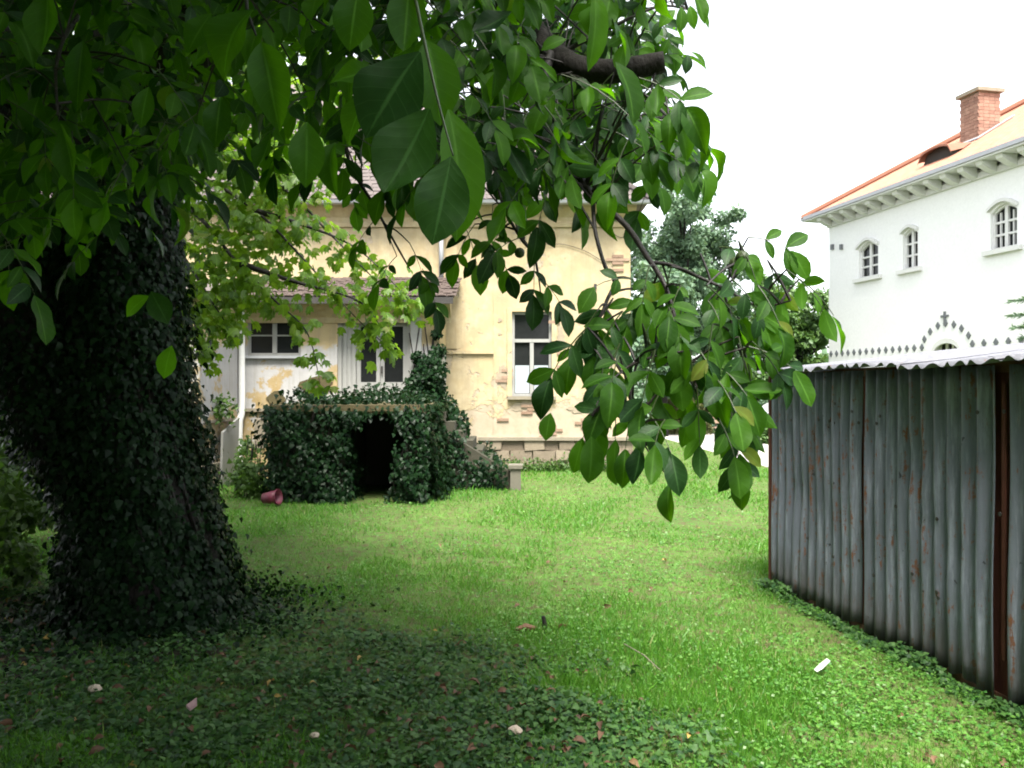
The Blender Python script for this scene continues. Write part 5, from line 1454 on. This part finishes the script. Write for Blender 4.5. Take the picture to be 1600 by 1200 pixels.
# ---- bushes left of the trunk
broadleaf('shrub', 'leafy shrub in the shade at the left edge behind the trunk', (-5.6, 8.3, 0), 2, (-5.4, 8.3, .85), (1.3, .8, 1.0), 5200, .10, 'shrub', 22, .04, 'shrubs behind the trunk', 'shrub', 31)
broadleaf('shrub', 'taller shrub rising behind the trunk further from the viewer', (-6.2, 10.5, 0), 3, (-6.0, 10.5, 1.4), (1.8, .9, 1.5), 5200, .12, 'shrub', 24, .05, 'shrubs behind the trunk', 'shrub', 32)
broadleaf('shrub', 'low dark undergrowth left of the trunk foot', (-4.7, 7.0, 0), 1, (-4.75, 7.0, .45), (1.1, .5, .55), 4200, .075, 'shrub', 26, .03, 'shrubs behind the trunk', 'shrub', 34)
broadleaf('shrub', 'added unseen shrub left of the tree that blocks sky light', (-6.6, 5.6, 0), 3, (-6.6, 5.4, 1.9), (1.4, 2.2, 2.0), 6500, .12, 'shrub', 26, .05, 'shrubs behind the trunk', 'shrub', 33)  # out of view, added to block sky light from the left

for (nm, lb, b_, cc_, cr_, nl, sd_) in [  # unseen trees, added to deepen the shade under the walnut
    ('tree', 'added unseen tree blocking light behind the viewer', (-1.0, -6.5, 0), (-1.0, -6.0, 4.2), (3.6, 2.2, 4.8), 13000, 41),
    ('tree', 'added unseen tree blocking light behind the viewer further left', (-7.5, -5.5, 0), (-7.5, -5.0, 4.2), (3.8, 2.8, 4.8), 13000, 42),
    ('tree', 'added unseen tree blocking light beside the walnut on the left', (-9.6, 2.5, 0), (-9.4, 2.5, 4.2), (2.4, 4.4, 4.8), 13000, 43),
    ('tree', 'added unseen tree blocking light behind the viewer on the shed side', (5.0, -6.5, 0), (5.0, -6.0, 4.0), (3.6, 2.4, 4.6), 13000, 44)]:
    broadleaf(nm, lb, b_, 8, cc_, cr_, nl, .40, 'ivy', 60, .22, 'added shade trees around the viewer', 'tree', sd_)

# ------------------------------------------------------------------ lawn
def in_ok(X, Y):
    ok = ~((Y > YH - .05) & (X < XR + .1))
    ok &= ~((X > LX0 - .05) & (X < LX1 + .05) & (Y > YF - .05) & (Y < YH))
    ok &= ~((X < axl) & (Y > YW))
    ok &= ~((X < axr) & (Y > YA))
    sh = (X - SX - SK * (SY - Y)); ok &= ~((sh > -.02) & (Y < SY + .03) & (sh < 2.6))
    ok &= ((X - HX(240, YT)) ** 2 + (Y - YT) ** 2) > .55 ** 2
    ok &= ~((X > 5.3) & (X < 8.0) & (Y > 9))
    return ok
def shade_zone(X, Y):
    """1 inside the ivy and leaf-litter patch under the tree"""
    xb = np.interp(Y, [3.2, 3.8, 4.3, 4.9, 5.6, 6.1, 6.5, 7.2], [.55, .62, .66, .35, -.2, -1.2, -1.7, -2.4])
    wob = .22 * np.sin(Y * 5.1) + .15 * np.sin(Y * 11.3 + X * 4) + .12 * np.sin(X * 9 + Y * 3)
    d = xb + wob - X
    return (d + RNG.normal(0, .22, X.shape) > 0) & (Y < 7.4)
def scatter(n, y0, y1, pw):
    t = RNG.random(n)
    a = 1 - pw
    Y = (y0 ** a + t * (y1 ** a - y0 ** a)) ** (1 / a)
    X = RNG.uniform(-.78, .78, n) * Y + RNG.uniform(-.5, .5, n)
    k = in_ok(X, Y)
    return X[k], Y[k]
blade = ([(-.5, 0, 0), (.5, 0, 0), (.36, .55, .06), (-.36, .55, .06), (0, 1, .22)], [(0, 1, 2, 3), (3, 2, 4)], [(0, 0), (1, 0), (1, .5), (0, .5), (.5, 1)])
X, Y = scatter(480000, 3.0, 27, 1.68)
z_ = shade_zone(X, Y)
patch = np.sin(X * 1.7 + .6 * np.sin(Y * 1.3)) * np.sin(Y * 1.1 + 2) + .5 * np.sin(X * 4.3 + Y * 2.1) * np.sin(Y * 3.7 - X)
keep = np.where(z_, (RNG.random(len(X)) < .10) | ((Y < 4.05) & (X < -.9) & (RNG.random(len(X)) < .6)), RNG.random(len(X)) < .45 + .55 * np.clip(patch * .9 + .55 + .35 * np.sin(X * 9.1 + Y * 2) * np.sin(Y * 7.7), 0, 1))
worn = np.sin(X * 1.15 + 2.2 + .5 * np.sin(Y * .9)) * np.sin(Y * .83 + X * .4 + .7) + .35 * np.sin(X * 5 + Y * 3.3) * np.sin(Y * 4.1 - X * 2)
keep &= (worn < .62) | (RNG.random(len(X)) < .22)
X, Y, patch = X[keep], Y[keep], patch[keep]; n = len(X)
far_ = np.clip(Y / 6, 1, 3.2)
hgt = RNG.uniform(.025, .065, n) * (1 + .4 * np.clip(patch, -.5, 1)) * np.where(RNG.random(n) < .04, 1.6, 1) * np.where(Y < 6, 1, .9)
D_ = np.stack([RNG.normal(0, .55, n), RNG.normal(0, .55, n), np.ones(n)], 1)
cloud('grass', np.stack([X, Y, np.zeros(n)], 1), D_, rnd_vec(n) + [0, -.5, .2], hgt * far_ ** .25, .075 * far_ ** .8, blade, M['grass'], None, 'stuff')
gr = bpy.data.objects['grass']; tag(gr, 'short bright green grass covering the lawn', 'grass')
print('blades', n)
# clover and broad-leaved lawn weeds
X, Y = scatter(190000, 3.0, 22, 1.6)
z_ = shade_zone(X, Y)
cp = np.sin(X * 2.3 + Y * .7) * np.sin(Y * 1.9 - X * .5) + .6 * np.sin(X * 6.1) * np.sin(Y * 5.3)
keep = (~z_) & (RNG.random(len(X)) < .14 + .62 * np.clip(cp + .15, 0, 1))
X, Y = X[keep], Y[keep]; n = len(X)
cloud('clover', np.stack([X, Y, RNG.uniform(.012, .05, n)], 1), rnd_vec(n) * [1, 1, .25], rnd_vec(n) * .35 + [0, -.15, 1], RNG.uniform(.012, .03, n) * np.clip(Y / 7, 1, 2) ** .5, 1.35, simple_leaf, M['clover'], None, 'stuff')
tag(bpy.data.objects['clover'], 'low clover and broad leaved weeds mixed into the lawn', 'clover')
# ground ivy in the shade
X, Y = scatter(120000, 2.9, 8, 1.3)
z_ = shade_zone(X, Y); X, Y = X[z_], Y[z_]
d0_ = np.sin(X * 3.1 + Y * 2.3) * np.sin(Y * 4.1 - X) ; k = RNG.random(len(X)) < .5 + .5 * np.clip(d0_ + .4, 0, 1)
X, Y = X[k], Y[k]; n = len(X)
lift = .03 + .05 * np.clip(np.sin(X * 5.3) * np.sin(Y * 6.1) + .3, 0, 1)
cloud('ground_ivy', np.stack([X, Y, RNG.uniform(.01, 1, n) * lift], 1), rnd_vec(n) * [1, 1, .3], rnd_vec(n) * .42 + [0, -.2, 1], RNG.uniform(.016, .046, n), 1.1, ivy_base, M['cover'], None, 'stuff')
tag(bpy.data.objects['ground_ivy'], 'dark ground ivy carpeting the shade under the tree', 'ground ivy')
# weeds along the shed foot
n = 2600
s = RNG.uniform(-.1, 3.6, n); o_ = np.abs(RNG.normal(0, .06, n)) + .02
hz = RNG.random(n) * np.clip(.015 + .07 * np.clip(np.sin(s * 3.1 + 1) * .8 + np.sin(s * 7), 0, 1), .015, .09)
u_ = np.array(sp.u); nn_ = np.array(sp.n); O_ = np.array(sp.O)
pos = O_ + u_ * s[:, None] + nn_ * o_[:, None]; pos[:, 2] = hz + .01
tag(cloud('shed_weeds', pos, rnd_vec(n) * [1, 1, .4], rnd_vec(n) * .4 + [-.3, -.3, 1], RNG.uniform(.022, .045, n), 1, ivy_base, M['cover'], None, 'stuff'), 'low dark weeds growing along the foot of the shed wall', 'weeds')
# tufts of wall-foot weeds before the house
n = 2600
pos = np.stack([RNG.uniform(-1.2, XR + .2, n), YH - .12 - np.abs(RNG.normal(0, .12, n)), np.abs(RNG.normal(0, .10, n)) + .01], 1)
tag(cloud('wall_weeds', pos, rnd_vec(n) + [0, 0, .5], rnd_vec(n) * .5 + [0, -.5, .8], RNG.uniform(.05, .10, n), .8, simple_leaf, M['shrub'], None, 'stuff'), 'fringe of weeds along the plinth of the yellow house', 'weeds')
# leaf litter
X, Y = scatter(1200, 3.2, 10, 1.4)
z_ = shade_zone(X, Y); k = z_ | (RNG.random(len(X)) < .10); X, Y = X[k], Y[k]; n = len(X)
zz = np.where(shade_zone(X, Y), RNG.uniform(.02, .07, n), .03)
cloud('leaf_litter', np.stack([X, Y, zz], 1), rnd_vec(n) * [1, 1, .2], rnd_vec(n) * .5 + [0, -.1, 1], RNG.uniform(.03, .075, n), 1.1, leaf_base(3, walnut_prof(.25), .35, .8), M['dead'], None, 'stuff')
tag(bpy.data.objects['leaf_litter'], 'scattered brown dead leaves on the ground under the tree', 'dead leaves')

# ------------------------------------------------------------------ small things on the ground
def lump(name, label, cat, px, py, r, mat, flat=.6, z=0.02):
    c = G(px, py); bm2 = bmesh.new(); bmesh.ops.create_icosphere(bm2, subdivisions=2, radius=r)
    for v in bm2.verts:
        v.co *= 1 + U(-.18, .18); v.co.z *= flat; v.co += c + Vector((0, 0, z + r * flat * .6))
    me_ = bpy.data.meshes.new(name); bm2.to_mesh(me_); bm2.free(); me_.materials.append(M[mat])
    return tag(link(name, me_), label, cat)
lump('stone', 'pale cream stone lying in the dark ivy near the tree', 'stone', 148, 1086, .04, 'palestone')
lump('stone', 'pale stone in the ground ivy at the bottom middle', 'stone', 805, 1152, .035, 'palestone')
lump('stone', 'light stone chip in the ivy left of the bottom middle', 'stone', 492, 1158, .022, 'palestone')
sh_ = MB(); c = G(300, 1120)
sh_.prism([c + Vector((-.03, 0, .05)), c + Vector((.015, .025, .08)), c + Vector((.03, -.01, .06)), c + Vector((0, -.025, .04))], (0, 0, .012))
tag(sh_.build('shard', M['pinkstone']), 'pinkish broken shard among the dark ground ivy', 'shard')
pc_ = MB(); c = G(1283, 1058)
pc_.add([c + Vector((-.05, -.02, .05)), c + Vector((-.01, .0, .075)), c + Vector((.045, .03, .10)), c + Vector((.055, .0, .095)), c + Vector((.0, -.03, .06)), c + Vector((-.04, -.045, .045))], [(0, 1, 4, 5), (1, 2, 3, 4)])
po = pc_.build('paper_scrap', M['paper']); po.modifiers.new('thickness', 'SOLIDIFY').thickness = .002
tag(po, 'crumpled white paper scrap on the grass near the shed', 'paper')
st_ = MB(); c = G(850, 985); st_.tube([c + Vector((0, 0, 0)), c + Vector((.005, 0, .05)), c + Vector((-.005, 0, .10))], [.022, .018, .014], 8, .3)
tag(st_.build('stump', M['bark']), 'tiny black stump sticking out of the lawn', 'stump')
bk = MB(); c = G(826, 990); bk.tube([c + Vector((-.09, 0, .03)), c + Vector((-.02, .01, .045)), c + Vector((.06, 0, .035))], [.014, .022, .012], 7, .4)
tag(bk.build('bark_piece', M['woodbrown']), 'brown piece of bark lying beside the tiny stump', 'bark')
stick = MB(); a, b = G(975, 1018), G(1035, 1062); stick.tube([a + Vector((0, 0, .05)), a.lerp(b, .5) + Vector((.01, 0, .06)), b + Vector((0, 0, .045))], [.0035, .004, .0025], 6)
tag(stick.build('stick', simple('pale_stick', (.13, .11, .08), (.22, .19, .15), 20, .8, .2)), 'thin pale stick lying across the grass', 'stick')
# upturned magenta plastic tub by the landing
tub = thing('plastic_tub', tuple(G(424, 792)), 'small magenta plastic tub lying by the ivy covered landing', 'tub')
c = G(424, 792) + Vector((0, .1, 0)); tt = MB(); ax_ = Vector((.95, -.25, .12)).normalized()
tt.tube([c + Vector((-.14, 0, .11)), c + Vector((-.14, 0, .11)) + ax_ * .24], [.075, .105], 18, 0, False)
to = tt.build('body', M['pink'], tub, True); to.modifiers.new('thickness', 'SOLIDIFY').thickness = .006
tt = MB(); tt.tube([c + Vector((-.14, 0, .11)), c + Vector((-.14, 0, .11)) + ax_ * .006], .075, 18); tt.build('bottom', M['pink'], tub)
tt = MB(); tt.tube([c + Vector((-.14, 0, .11)) + ax_ * .225, c + Vector((-.14, 0, .11)) + ax_ * .245], [.112, .115], 18, 0, False); to = tt.build('rim', M['pink'], tub, True); to.modifiers.new('thickness', 'SOLIDIFY').thickness = .008
